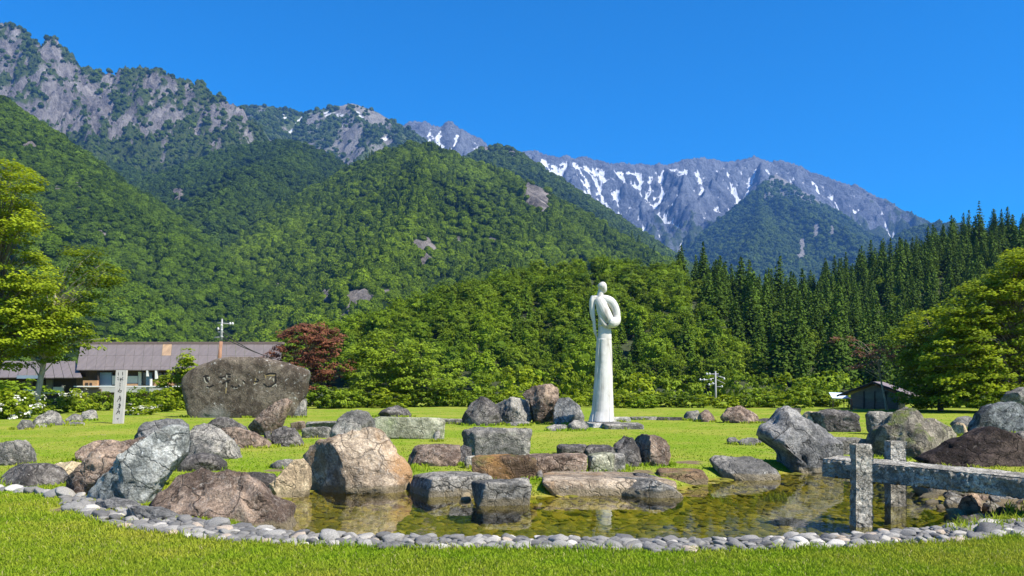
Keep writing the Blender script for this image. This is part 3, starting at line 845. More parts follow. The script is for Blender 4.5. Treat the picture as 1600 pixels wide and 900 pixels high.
def conifer_mesh(name, seed, mat, h=15.0, rad=3.3, levels=30):
    r = np.random.default_rng(seed)
    C, N, S, T = [], [], [], []
    for k in range(levels):
        f = (k + 0.5) / levels
        z = h * (0.10 + 0.90 * f)
        rr = rad * (1 - f) ** 0.72 * r.uniform(0.82, 1.12) + 0.12
        nb = max(4, int(13 * (1 - f) + 4))
        off = r.uniform(0, 6.28)
        for b in range(nb):
            a = off + b * 2 * math.pi / nb + r.normal() * 0.2
            L = rr * r.uniform(0.7, 1.15)
            m_ = max(2, int(L / 0.42))
            for q in range(m_):
                u = (q + 0.7) / m_
                dd = L * u
                droop = 0.25 * L * u - 0.42 * L * u * u
                p = np.array([math.cos(a) * dd, math.sin(a) * dd, z + droop]) + r.normal(size=3) * 0.10
                C.append(p); S.append(r.uniform(0.6, 1.05) * (0.75 + 0.3 * (1 - f)))
                N.append(np.array([math.cos(a) * 0.55, math.sin(a) * 0.55, 0.75]) + r.normal(size=3) * 0.42)
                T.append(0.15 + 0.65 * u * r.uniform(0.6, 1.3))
    C.append(np.array([0, 0, h * 1.0])); N.append(np.array([1, 0, 0.1])); S.append(1.0); T.append(0.8)
    C, N, S, T = map(np.array, (C, N, S, T))
    V, Fq = quads(C, N, S, r, -0.12, 1.2)
    ns = 7
    zz = np.linspace(0, h * 0.93, 6)
    TV = np.array([[math.cos(2 * math.pi * i / ns) * 0.20 * (1 - z / h) + 0, math.sin(2 * math.pi * i / ns) * 0.20 * (1 - z / h), z] for z in zz for i in range(ns)])
    TF = np.array([[j * ns + i, j * ns + (i + 1) % ns, (j + 1) * ns + (i + 1) % ns, (j + 1) * ns + i] for j in range(5) for i in range(ns)])
    mi = np.concatenate([np.zeros(len(Fq), int), np.ones(len(TF), int)])
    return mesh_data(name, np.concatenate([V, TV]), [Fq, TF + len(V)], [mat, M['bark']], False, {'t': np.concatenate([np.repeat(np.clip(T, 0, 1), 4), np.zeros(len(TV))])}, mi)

def clump_points(r, n_cl, per, shape, lobes=0.30, flat=0.55, seed=0):
    """leaf centres and normals in clumps spread through an ellipsoid shape (rx, ry, rz) with an uneven outline"""
    u = r.normal(size=(n_cl, 3)); u /= np.linalg.norm(u, axis=1)[:, None]
    rad = r.uniform(0.35, 1.0, n_cl) ** 0.45
    k = 1 + lobes * fbm(u * 1.6 + seed, 3) * 1.6
    cc = u * (rad * k)[:, None] * np.array(shape)
    cs = r.uniform(0.7, 1.35, n_cl) * 0.20 * np.mean(shape)
    v = r.normal(size=(n_cl, per, 3)); v /= (np.linalg.norm(v, axis=2)[..., None] + 1e-9)
    v *= r.uniform(0.2, 1, (n_cl, per, 1)) ** 0.5
    C = cc[:, None, :] + v * cs[:, None, None] * np.array([1, 1, flat])
    N = u[:, None, :] * 0.5 + v * 0.5 + np.array([0, 0, 0.65]) + r.normal(size=v.shape) * 0.38
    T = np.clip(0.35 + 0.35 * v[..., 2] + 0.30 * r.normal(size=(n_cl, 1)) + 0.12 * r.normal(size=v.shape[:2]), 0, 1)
    return C.reshape(-1, 3), N.reshape(-1, 3), T.ravel()

def broad_mesh(name, seed, mat, h=9.0, rx=3.3, rz=4.0, n_cl=130, per=22, leaf=0.36, trunk=True):
    r = np.random.default_rng(seed)
    C, N, T = clump_points(r, n_cl, per, (rx, rx, rz), 0.34, 0.6, seed)
    C[:, 2] += h - rz
    S = r.uniform(0.7, 1.3, len(C)) * leaf
    V, Fq = quads(C, N, S, r, -0.10, 1.5)
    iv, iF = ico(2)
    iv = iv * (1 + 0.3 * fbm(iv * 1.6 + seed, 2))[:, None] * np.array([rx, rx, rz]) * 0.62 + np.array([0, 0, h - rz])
    ns = 7
    zz = np.linspace(0, h - rz, 4)
    TV = np.array([[math.cos(2 * math.pi * i / ns) * 0.22 * (1 - 0.5 * z / h), math.sin(2 * math.pi * i / ns) * 0.22 * (1 - 0.5 * z / h), z] for z in zz for i in range(ns)])
    TF = np.array([[j * ns + i, j * ns + (i + 1) % ns, (j + 1) * ns + (i + 1) % ns, (j + 1) * ns + i] for j in range(3) for i in range(ns)])
    fo = [Fq, iF + len(V), TF + len(V) + len(iv)]
    # keep triangle and quad arrays apart
    mi = np.concatenate([np.zeros(len(Fq), int), np.zeros(len(iF), int), np.ones(len(TF), int)])
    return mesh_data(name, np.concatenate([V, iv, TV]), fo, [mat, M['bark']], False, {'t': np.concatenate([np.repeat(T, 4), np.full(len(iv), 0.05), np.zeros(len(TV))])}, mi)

CON = [conifer_mesh('conifer_tree', 100 + k, M['conifer'], 13.5 + (k % 3) * 1.4, 2.8 + 0.35 * (k % 4), 24 + 3 * (k % 4)) for k in range(7)]
CONL = [conifer_mesh('light_conifer_tree', 120 + k, M['conifer_light'], 11 + (k % 2), 2.9) for k in range(3)]
BRO = [broad_mesh('broadleaf_tree', 140 + k, M['broad'], 9.0, 3.1 + 0.2 * k, 3.9) for k in range(4)]
BRM = [broad_mesh('broadleaf_tree', 160 + k, M['broad_mid'], 8.0, 3.0, 3.6) for k in range(3)]

r = np.random.default_rng(77)
hill_n = {'c': 0, 'b': 0}
def place_hill(spacing):
    xs = np.arange(-72, 236, spacing); ys = np.arange(104, 272, spacing)
    a, b = np.meshgrid(xs, ys)
    a = (a + r.uniform(-0.42, 0.42, a.shape) * spacing + ((np.arange(len(ys)) % 2) * spacing / 2)[:, None]).ravel(); b = (b + r.uniform(-0.42, 0.42, b.shape) * spacing).ravel()
    z = bilin(HX, HYG, HZ, a, b)
    px = CX + a / b * F; py = HY - (z - H) / b * F
    ok = (px > 440) & (px < 1690) & (z > 0.6)
    # only slopes turned to the camera
    zb = bilin(HX, HYG, HZ, a, b + 6); ok &= (zb - z > -2.4)
    out = []
    for x, y, zz, p, q in zip(a[ok], b[ok], z[ok], px[ok], py[ok]):
        conif = p > 1075 + max(0, q - 470) * 0.9 + 18 * math.sin(q * 0.11) or (y > 222 and p > 1050)
        out.append((x, y, zz, p, q, conif))
    return out
trees = [q for q in place_hill(4.6) if not q[5]] + [q for q in place_hill(5.7) if q[5]]
trees.sort(key=lambda q: q[1] if q[5] or q[3] > 1000 else q[1] - 12)
cnt = {}; rest = []; rest_c = []
for x, y, zz, p, q, conif in trees:
    u = r.random()
    if conif:
        if u < 0.12 and p < 1400:
            me, nm, lab, grp = BRM[int(r.integers(3))], 'broadleaf_tree', 'bright leafy tree standing among the dark conifers on the hill', 'leafy trees among the hill conifers'
        else:
            me, nm, lab, grp = CON[int(r.integers(7))], 'conifer_tree', ('tall dark conifer whose tip forms the skyline of the hill stand' if y > 235 else 'dark green conifer in the middle rows of the hill stand' if y > 185 else 'dark green conifer at the foot of the hill stand'), 'conifers of the dark hill stand'
        s = r.uniform(0.58, 0.86)
    else:
        mixc = 0.42 if (q > 520 and p > 800) else 0.08
        if u < mixc:
            me, nm, lab, grp = CONL[int(r.integers(3))], 'conifer_tree', 'light green conifer among leafy trees on the hill behind the statue', 'light conifers behind the statue'
            s = r.uniform(0.45, 0.65)
        elif u < mixc + 0.34:
            me, nm, lab, grp = BRM[int(r.integers(3))], 'broadleaf_tree', 'bright yellow green leafy tree on the hill behind the statue', 'bright leafy trees behind the statue'
            s = r.uniform(0.5, 0.78)
        else:
            me, nm, lab, grp = BRO[int(r.integers(4))], 'broadleaf_tree', 'mid green leafy tree on the rounded hill behind the statue', 'leafy trees behind the statue'
            s = r.uniform(0.52, 0.82)
    row = 'crest' if q < 470 else 'upper slope' if q < 520 else 'middle slope' if q < 560 else 'foot'
    if grp == 'leafy trees behind the statue' or grp.startswith(('bright leafy', 'light conif')):
        side_ = 'left of the wide green tree' if p < 560 else 'between the red maple and the statue' if p < 880 else 'straight behind the statue' if p < 1000 else 'right of the statue'
        lab = {'leafy trees behind the statue': 'mid green leafy tree', 'bright leafy trees behind the statue': 'yellow green leafy tree', 'light conifers behind the statue': 'light green conifer'}[grp] + ' on the hill ' + row + ' ' + side_
    elif grp == 'conifers of the dark hill stand':
        lab = ('skyline conifer' if y > 235 else 'mid stand conifer' if y > 185 else 'front row conifer') + ' of the dark stand ' + ('beside the leafy hill' if p < 1200 else 'above the hut' if p < 1400 else 'above the right maples')
    cnt[nm] = cnt.get(nm, 0) + 1
    if cnt[nm] > 290:
        (rest if nm == 'broadleaf_tree' else rest_c).append((x, y, zz - 0.3, s)); continue
    o = link(nm, me, None, (x, y, zz - 0.3), lab, 'tree', grp)
    o.rotation_euler = (r.normal() * 0.045, r.normal() * 0.045, r.uniform(0, 6.28))
    o.scale = (s * r.uniform(0.9, 1.12), s * r.uniform(0.9, 1.12), s * r.uniform(0.9, 1.12))
print('hill trees', len(trees), cnt, len(rest), len(rest_c))
rc = bpy.data.collections.new('hill_tree_shapes')
for me in BRO + BRM: rc.objects.link(bpy.data.objects.new('hill_tree', me))
rk_ = bpy.data.collections.new('hill_conifer_shapes')
for me in CON: rk_.objects.link(bpy.data.objects.new('hill_conifer', me))
for lst, cl_, lb_ in ((rest, rc, 'leafy woods reaching the crest of the hill behind the statue'), (rest_c, rk_, 'dark conifer woods along the skyline of the right hand hill')):
    ra_ = np.array(lst)
    if len(ra_):
        sr = ra_[:, 3]
        scatter('hillside_forest', ra_[:, :3], np.stack([sr * 0, sr * 0, r.uniform(0, 6.28, len(sr))], -1), np.stack([sr, sr, sr], -1), inst_group('hill_scatter', cl_), lb_, 'forest')
# the lone tall conifer on the skyline
pt = P(1530, 395, 250)
o = link('conifer_tree', conifer_mesh('conifer_tree', 199, M['conifer'], 18.0, 3.4, 17), None, (pt[0], pt[1], pt[2] - 2), 'tallest conifer rising above the skyline at the top of the dark stand', 'tree')

# ---------------------------------------------------------------- near trees with trunk, limbs and leaf sprays
def spray_tree(name, base, height, trunk_top, sprays, mat, bark, seed, label, per=46, leaf=0.16, trunk_r=0.16, lean=(0, 0), cat='tree', group=None, droop=0.22, flat=0.42):
    """sprays: list of (x, y, z, radius) relative to base; each is a flat leafy layer at the end of a limb"""
    r = np.random.default_rng(seed)
    root = link(name, None, None, base, label, cat, group)
    S = np.array(sprays)
    n = len(S)
    v = r.normal(size=(n, per, 3)); v[..., 2] *= 0.5
    v /= (np.linalg.norm(v, axis=2)[..., None] + 1e-9)
    v *= r.uniform(0.1, 1, (n, per, 1)) ** 0.5
    C = S[:, None, :3] + v * S[:, None, 3:4] * np.array([1, 1, flat])
    C[..., 2] -= droop * S[:, None, 3] * (v[..., 0] ** 2 + v[..., 1] ** 2)
    outw = S[:, None, :3] - np.array([0, 0, height * 0.5]); outw = outw / (np.linalg.norm(outw, axis=2)[..., None] + 1e-9)
    N = np.array([0, 0, 1.0]) + 0.35 * outw + 0.35 * v + r.normal(size=v.shape) * 0.34
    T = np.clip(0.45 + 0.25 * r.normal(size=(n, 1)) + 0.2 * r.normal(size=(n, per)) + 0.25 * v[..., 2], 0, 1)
    sz = r.uniform(0.65, 1.35, n * per) * leaf
    V, Fq = quads(C.reshape(-1, 3), N.reshape(-1, 3), sz, r, -0.08, 1.5)
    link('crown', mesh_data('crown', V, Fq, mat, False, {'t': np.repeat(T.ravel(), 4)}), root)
    mb = MB()
    tp = np.array(trunk_top, float)
    k = np.linspace(0, 1, 7)
    path = [tp * t_ + np.array([math.sin(t_ * 3 + seed) * 0.10 * t_, math.cos(t_ * 4 + seed) * 0.08 * t_, 0]) for t_ in k]
    path[0] = path[0] - np.array([0, 0, 0.15])
    mb.tube(path, [trunk_r * (1.35 if t_ == 0 else 1) * (1 - 0.7 * t_) for t_ in k], 9)
    pick = r.permutation(n)[:max(8, int(n * 0.45))]
    for j in pick:
        e = S[j, :3] * np.array([0.94, 0.94, 1.0])
        tt = np.clip(e[2] / max(tp[2], 0.1) * 0.72, 0.22, 0.98)
        s0 = tp * tt
        midp = s0 * 0.45 + e * 0.55 + np.array([0, 0, 0.10 * np.linalg.norm(e - s0)])
        rr = trunk_r * 0.34 * (1 - 0.5 * tt)
        mb.tube([s0, s0 * 0.7 + midp * 0.3 + r.normal(size=3) * 0.05, midp, midp * 0.4 + e * 0.6, e], [rr, rr * 0.8, rr * 0.6, rr * 0.4, rr * 0.15], 5)
    mb.obj('trunk', bark, root, True)
    return root

def dome_sprays(r, n, rx, ry, z0, z1, top=0.35, size=(0.5, 0.95), cx=0, cy=0, inner=0.45, lob=0.25, seed=0):
    out = []
    while len(out) < n:
        u = r.normal(size=3); u /= np.linalg.norm(u)
        k = 1 + lob * float(fbm((u * 1.5 + seed)[None], 3)[0]) * 1.6
        q = r.uniform(inner, 1.0) ** 0.5 * k
        f = 0.5 + 0.5 * u[2] * q
        wx = 1.0
        out.append((cx + u[0] * q * rx, cy + u[1] * q * ry, z0 + (z1 - z0) * np.clip(f, 0, 1.1), r.uniform(*size)))
    return out
def px_sprays(r, base, D, blobs, size, depth):
    """sprays filling photo ellipses (cx, cy, rx, ry, count) around depth D"""
    out = []
    for cx, cy, rx, ry, n in blobs:
        for _ in range(n):
            a = r.uniform(0, 2 * math.pi); q = math.sqrt(r.uniform(0.02, 1))
            w = math.sqrt(max(0.05, 1 - q * q * 0.8))
            d = D + r.uniform(-1, 1) * depth * w
            p = P(cx + math.cos(a) * q * rx, cy + math.sin(a) * q * ry, d) - np.array(base)
            out.append((*p, r.uniform(*size)))
    return out

# big leafy trees on the left
r = np.random.default_rng(5)
b = onplane(-15, 649, 0.0)
spray_tree('broadleaf_tree', b, 14, (0.3, 0.4, 11.5), px_sprays(r, b, 45, [(-60, 330, 110, 85, 60), (15, 280, 45, 32, 22), (-30, 430, 100, 90, 80), (25, 345, 50, 30, 24), (40, 440, 45, 40, 26), (10, 520, 90, 50, 60), (70, 495, 50, 30, 26), (-60, 560, 110, 60, 50)], (0.55, 1.0), 2.6),
           M['broad_bright'], M['bark'], 301, 'tall yellow green leafy tree cut by the photo edge left of the farmhouse', per=90, leaf=0.165, trunk_r=0.24)
b = onplane(52, 648, 0.0)
top = P(92, 440, 46.3) - b
spray_tree('maple_tree', b, 9, (top[0], top[1], top[2]), px_sprays(r, b, 46.3, [(130, 395, 30, 16, 12), (150, 430, 42, 18, 14), (110, 460, 60, 28, 24), (165, 425, 30, 14, 8), (95, 510, 55, 26, 24), (60, 540, 60, 30, 22), (150, 475, 45, 16, 10), (175, 440, 22, 12, 6), (140, 530, 40, 14, 8), (45, 470, 50, 40, 22)], (0.42, 0.8), 1.5),
           M['broad_bright'], M['bark_pale'], 302, 'slender leaning maple with airy bright leaves in front of the farmhouse', per=64, leaf=0.145, trunk_r=0.19)
# trees at the right edge
r = np.random.default_rng(6)
b = onplane(1585, 645, 0.0)
spray_tree('maple_tree', b, 10, (0.2, 0.5, 7.5), px_sprays(r, b, 50, [(1590, 415, 34, 26, 26), (1560, 445, 40, 22, 26), (1535, 470, 50, 30, 36), (1620, 470, 80, 60, 60), (1490, 490, 34, 16, 18), (1515, 505, 45, 24, 30), (1560, 530, 80, 50, 80), (1500, 560, 60, 45, 60), (1600, 580, 90, 50, 80), (1530, 605, 80, 30, 50), (1650, 420, 60, 50, 30)], (0.5, 0.95), 2.8),
           M['broad_bright'], M['bark'], 303, 'large spreading bright green maple above the boulders at the right edge', per=84, leaf=0.185, trunk_r=0.22)
b = onplane(1470, 642, 0.0)
spray_tree('maple_tree', b, 7, (-0.3, 0.3, 5.0), px_sprays(r, b, 54, [(1455, 505, 40, 24, 26), (1425, 530, 38, 26, 26), (1460, 555, 50, 35, 44), (1430, 580, 40, 30, 30), (1480, 600, 50, 32, 44), (1440, 615, 40, 18, 22)], (0.45, 0.85), 2.4),
           M['broad_bright'], M['bark'], 304, 'smaller rounded bright green maple beside the dark roofed hut', per=80, leaf=0.165, trunk_r=0.16)
b = onplane(1386, 641, 0.0)
tp = P(1372, 560, 55) - b
spray_tree('maple_tree', b, 4, tp, px_sprays(r, b, 55, [(1345, 545, 32, 10, 12), (1315, 530, 22, 7, 7), (1370, 560, 26, 14, 12), (1395, 548, 25, 12, 10), (1350, 575, 30, 9, 9), (1410, 570, 20, 10, 6)], (0.22, 0.46), 1.0),
           M['maple_rust'], M['bark_pale'], 305, 'thin tree with sparse rust red leaves in front of the hut', per=30, leaf=0.13, trunk_r=0.09)
# red maple and its neighbours behind the carved monument
b = onplane(487, 633, 0.0)
r = np.random.default_rng(8)
spray_tree('maple_tree', b, 6.5, (0.1, 0.2, 4.4), px_sprays(r, b, 66, [(485, 535, 52, 32, 60), (470, 520, 35, 14, 22), (505, 525, 32, 18, 26), (450, 555, 35, 20, 24), (515, 565, 35, 28, 32), (480, 580, 45, 30, 40)], (0.40, 0.75), 2.4),
           M['maple_red'], M['bark'], 306, 'red leaved maple just right of the carved monument', per=70, leaf=0.155, trunk_r=0.14)
b = onplane(625, 634, 0.0)
spray_tree('broadleaf_tree', b, 6.5, (0.1, 0.2, 4.6), px_sprays(r, b, 66, [(610, 545, 45, 28, 40), (640, 560, 55, 34, 60), (585, 580, 50, 34, 54), (650, 600, 62, 28, 54), (600, 612, 60, 22, 40), (560, 560, 30, 20, 20), (690, 590, 30, 24, 18)], (0.42, 0.85), 2.4),
           M['broad_mid'], M['bark'], 307, 'wide green tree at the lawn edge between red maple and statue', per=56, leaf=0.18, trunk_r=0.15)
b = onplane(283, 640, 0.0)
spray_tree('young_tree', b, 5.2, (0.05, 0.1, 4.2), px_sprays(r, b, 56, [(292, 556, 10, 12, 12), (288, 576, 20, 14, 26), (278, 598, 28, 16, 40), (268, 620, 34, 16, 46), (258, 640, 36, 12, 34)], (0.28, 0.55), 1.3),
           M['broad_bright'], M['bark'], 308, 'conical bright green young tree at the left end of the carved monument', per=44, leaf=0.16, trunk_r=0.07)
for k, (x, w, hh) in enumerate(((795, 15, 48), (822, 13, 46))):
    b = onplane(x, 629, 0.0)
    spray_tree('young_tree', b, 4, (0.0, 0.0, 3.2), px_sprays(r, b, b[1], [(x, 600, w, 22, 16), (x, 585, w * 0.6, 14, 8)], (0.3, 0.55), 0.9), M['broad_bright'], M['bark_pale'], 320 + k,
               ('pale yellow green sapling with visible thin trunk behind the boulder cluster', 'pale yellow green sapling right of its twin behind the boulder cluster')[k], per=30, leaf=0.2, trunk_r=0.05)

# ---------------------------------------------------------------- shrubs
def bush_mesh(name, seed, mat, rx=1.0, rz=0.7, n_cl=60, per=20, leaf=0.13):
    r = np.random.default_rng(seed)
    C, N, T = clump_points(r, n_cl, per, (rx, rx, rz), 0.35, 0.6, seed)
    C[:, 2] += rz * 0.75
    C[:, 2] = np.abs(C[:, 2]) + 0.02
    V, Fq = quads(C, N, r.uniform(0.7, 1.3, len(C)) * leaf, r, -0.08, 1.5)
    return mesh_data(name, V, Fq, mat, False, {'t': np.repeat(T, 4)})
BU = {'bright': [bush_mesh('bush', 400 + k, M['broad_bright']) for k in range(3)], 'mid': [bush_mesh('bush', 410 + k, M['broad_mid']) for k in range(3)], 'dark': [bush_mesh('bush', 420 + k, M['broad']) for k in range(3)]}
FLW = [bush_mesh('flower_heads', 430 + k, M['white_bloom'], 1.0, 0.7, 26, 12, 0.10) for k in range(2)]
r = np.random.default_rng(9)
def bush(px, py, D, w, h, kind, label, group=None, z=0.0):
    p = P(px, py, D); p[2] = z
    o = link('bush', BU[kind][int(r.integers(3))], None, p, label, 'bush', group)
    o.scale = (w / 2, w / 2 * 0.8, h / 1.5); o.rotation_euler = (0, 0, r.uniform(0, 6.28))
    return o
# belt of shrubs along the far side of the lawn
x = 480.0
while x < 1345:
    D = r.uniform(60, 68)
    if not (1300 < x < 1420):
        bush(x, 632, D, r.uniform(2.2, 3.6), r.uniform(1.0, 1.8) if x > 730 else r.uniform(1.4, 2.2), ('bright', 'mid', 'mid', 'bright', 'dark')[int(r.integers(5))], 'low leafy bush in the far shrub belt ' + ('left of the boulder cluster' if x < 720 else 'behind the boulder cluster' if x < 900 else 'between statue and grey pole' if x < 1110 else 'right of the grey pole'), 'shrub belt along the far lawn edge')
    x += r.uniform(16, 30)
x = 700.0
while x < 1310:
    D = r.uniform(74, 98)
    o = bush(x, 625, D, r.uniform(4.0, 6.0), r.uniform(2.8, 5.0), ('bright', 'mid', 'mid', 'dark')[int(r.integers(4))], 'tall rounded shrub at the hill foot ' + ('left of the statue' if x < 925 else 'between statue and grey pole' if x < 1110 else 'right of the grey pole'), 'tall shrubs at the foot of the hill')
    x += r.uniform(26, 46)
for k, (px, D, w, h, kd, lab) in enumerate([
        (505, 60, 3.0, 2.0, 'mid', 'dark green bush under the red maple beside the monument'),
        (540, 62, 3.2, 2.0, 'mid', 'leafy bush between the red maple and the wide green tree'),
        (250, 52, 2.6, 1.7, 'bright', 'bright bush between the signpost and the carved monument'),
        (226, 55, 2.8, 1.9, 'dark', 'dark olive bush behind the signpost below the farmhouse'),
        (160, 55, 2.4, 1.7, 'mid', 'leafy bush below the wooden box of the farmhouse'),
        (128, 51, 2.2, 1.5, 'bright', 'light green fern like bush left of the signpost'),
        (100, 50, 2.2, 1.2, 'mid', 'low bush between the maple trunk and the small grey rocks'),
        (60, 47, 2.4, 1.1, 'bright', 'low bush around the foot of the leaning maple'),
        (22, 42, 3.0, 1.5, 'mid', 'leafy bush at the left edge below the tall tree'),
        (-15, 40, 3.0, 1.7, 'bright', 'bright leafy bush at the very left edge of the photo'),
        (200, 60, 3.0, 1.6, 'mid', 'bush under the farmhouse sill just behind the signpost'),
        (300, 60, 2.6, 1.6, 'mid', 'bush hidden partly behind the left end of the monument'),
        (30, 66, 6.0, 2.6, 'dark', 'deep green hedge bush in front of the farmhouse annex'),
        (-40, 60, 6.0, 3.2, 'dark', 'deep green hedge bush left of the farmhouse annex'),
        (1520, 62, 4.5, 2.8, 'dark', 'dark undergrowth bush beneath the large right maple'),
        (1460, 62, 4.0, 2.2, 'dark', 'dark undergrowth bush right of the hut'),
        (1590, 60, 4.5, 3.0, 'dark', 'dark undergrowth bush at the right photo edge'),
        (1285, 66, 3.6, 2.0, 'mid', 'leafy bush left of the dark roofed hut'),
        (1335, 62, 1.6, 0.9, 'mid', 'small bush in front of the hut wall'),
        (1440, 58, 1.4, 0.7, 'bright', 'small bright tuft bush at the lawn edge right of the hut')]):
    bush(px, 640, D, w, h, kd, lab)
for k, (px, py, D, w, h, lab) in enumerate([(220, 652, 46, 2.2, 0.75, 'white flowering shrub right of the signpost'), (28, 640, 40.5, 2.6, 1.75, 'cream flowering shrub at the left edge of the lawn'), (112, 622, 58, 2.4, 1.9, 'pale flowering shrub below the farmhouse annex')]):
    root = bush(px, py, D, w, h, 'bright', lab)
    o = link('blossom', FLW[k % 2], root); o.scale = (1.04, 1.04, 1.08)
# ---------------------------------------------------------------- rocks
from mathutils.bvhtree import BVHTree
M['rk_grey'] = rockmat('grey_stone', (0.085, 0.085, 0.085), (0.25, 0.24, 0.225), None, 0, 0.55)
M['rk_bluegrey'] = rockmat('blue_grey_stone', (0.095, 0.105, 0.107), (0.30, 0.315, 0.315), (0.16, 0.125, 0.10), 0.15, 0.8, (0.56, 0.58, 0.56), veins=0.3)
M['rk_brown'] = rockmat('brown_stone', (0.075, 0.056, 0.047), (0.24, 0.185, 0.15), None, 0, 0.8, (0.46, 0.41, 0.35), veins=0.35)
M['rk_tan'] = rockmat('tan_stone', (0.15, 0.122, 0.095), (0.37, 0.31, 0.245), (0.30, 0.17, 0.075), 0.40, 0.45, veins=0.25)
M['rk_beige'] = rockmat('beige_stone', (0.25, 0.20, 0.14), (0.48, 0.40, 0.29), (0.30, 0.24, 0.14), 0.3, 0.3)
M['rk_dark'] = rockmat('dark_stone', (0.045, 0.043, 0.045), (0.15, 0.142, 0.14), None, 0, 0.5)
M['rk_slate'] = rockmat('slate_stone', (0.085, 0.088, 0.095), (0.22, 0.22, 0.225), None, 0, 0.3, scale=0.8)
M['rk_maroon'] = rockmat('maroon_stone', (0.020, 0.016, 0.016), (0.068, 0.053, 0.050), None, 0, 0.35, (0.25, 0.22, 0.2))
M['rk_blueblack'] = rockmat('blue_black_stone', (0.035, 0.040, 0.046), (0.16, 0.175, 0.19), None, 0, 0.3)
M['rk_moss'] = rockmat('mossy_stone', (0.075, 0.070, 0.062), (0.23, 0.21, 0.18), None, 0, 0.4, moss=0.9)
M['rk_lichen'] = rockmat('lichen_stone', (0.13, 0.135, 0.10), (0.33, 0.33, 0.27), (0.20, 0.22, 0.12), 0.4, 0.8, (0.48, 0.48, 0.42), scale=0.9)
M['rk_orange'] = rockmat('orange_stone', (0.065, 0.045, 0.032), (0.20, 0.14, 0.09), (0.28, 0.15, 0.055), 0.40, 0.4, moss=0.5)
M['rk_monument'] = rockmat('monument_stone', (0.045, 0.037, 0.031), (0.115, 0.098, 0.083), (0.16, 0.15, 0.135), 0.12, 0.8, (0.42, 0.40, 0.36), scale=0.45, bump=0.35, wet=False, cracks=0.0)
M['rk_granite'] = rockmat('granite', (0.20, 0.20, 0.20), (0.42, 0.42, 0.41), None, 0, 0.5, (0.58, 0.57, 0.55), scale=1.6, bump=0.9)
REG = {1: (0, 560, 3), 2: (400, 580, 3), 3: (700, 580, 3), 4: (1050, 580, 3), 5: (1280, 580, 3), 8: (260, 480, 4.09), 0: (0, 0, 1)}
def outl(reg, pts):
    ox, oy, s = REG[reg]
    return np.array([(ox + x / s, oy + y / s) for x, y in pts])
def poly_center(p):
    x, y = p[:, 0], p[:, 1]; x2, y2 = np.roll(x, -1), np.roll(y, -1)
    c = x * y2 - x2 * y; A = c.sum() / 2
    return np.array([((x + x2) * c).sum() / (6 * A), ((y + y2) * c).sum() / (6 * A)])
def radial(p, c, th):
    """radius of polygon p around c for the angles th"""
    out = np.zeros(len(th))
    dx, dy = np.cos(th), np.sin(th)
    for a, b in zip(p, np.roll(p, -1, 0)):
        e = b - a; w = a - c
        den = dx * e[1] - dy * e[0]
        den = np.where(np.abs(den) < 1e-9, 1e-9, den)
        t_ = (w[0] * e[1] - w[1] * e[0]) / den
        u = (w[0] * dy - w[1] * dx) / den
        ok = (t_ > 0) & (u >= -1e-6) & (u <= 1 + 1e-6)
        out = np.where(ok, np.maximum(out, t_), out)
    return np.where(out <= 0, np.median(out[out > 0]), out)
nrock = [0]
FOOT = []
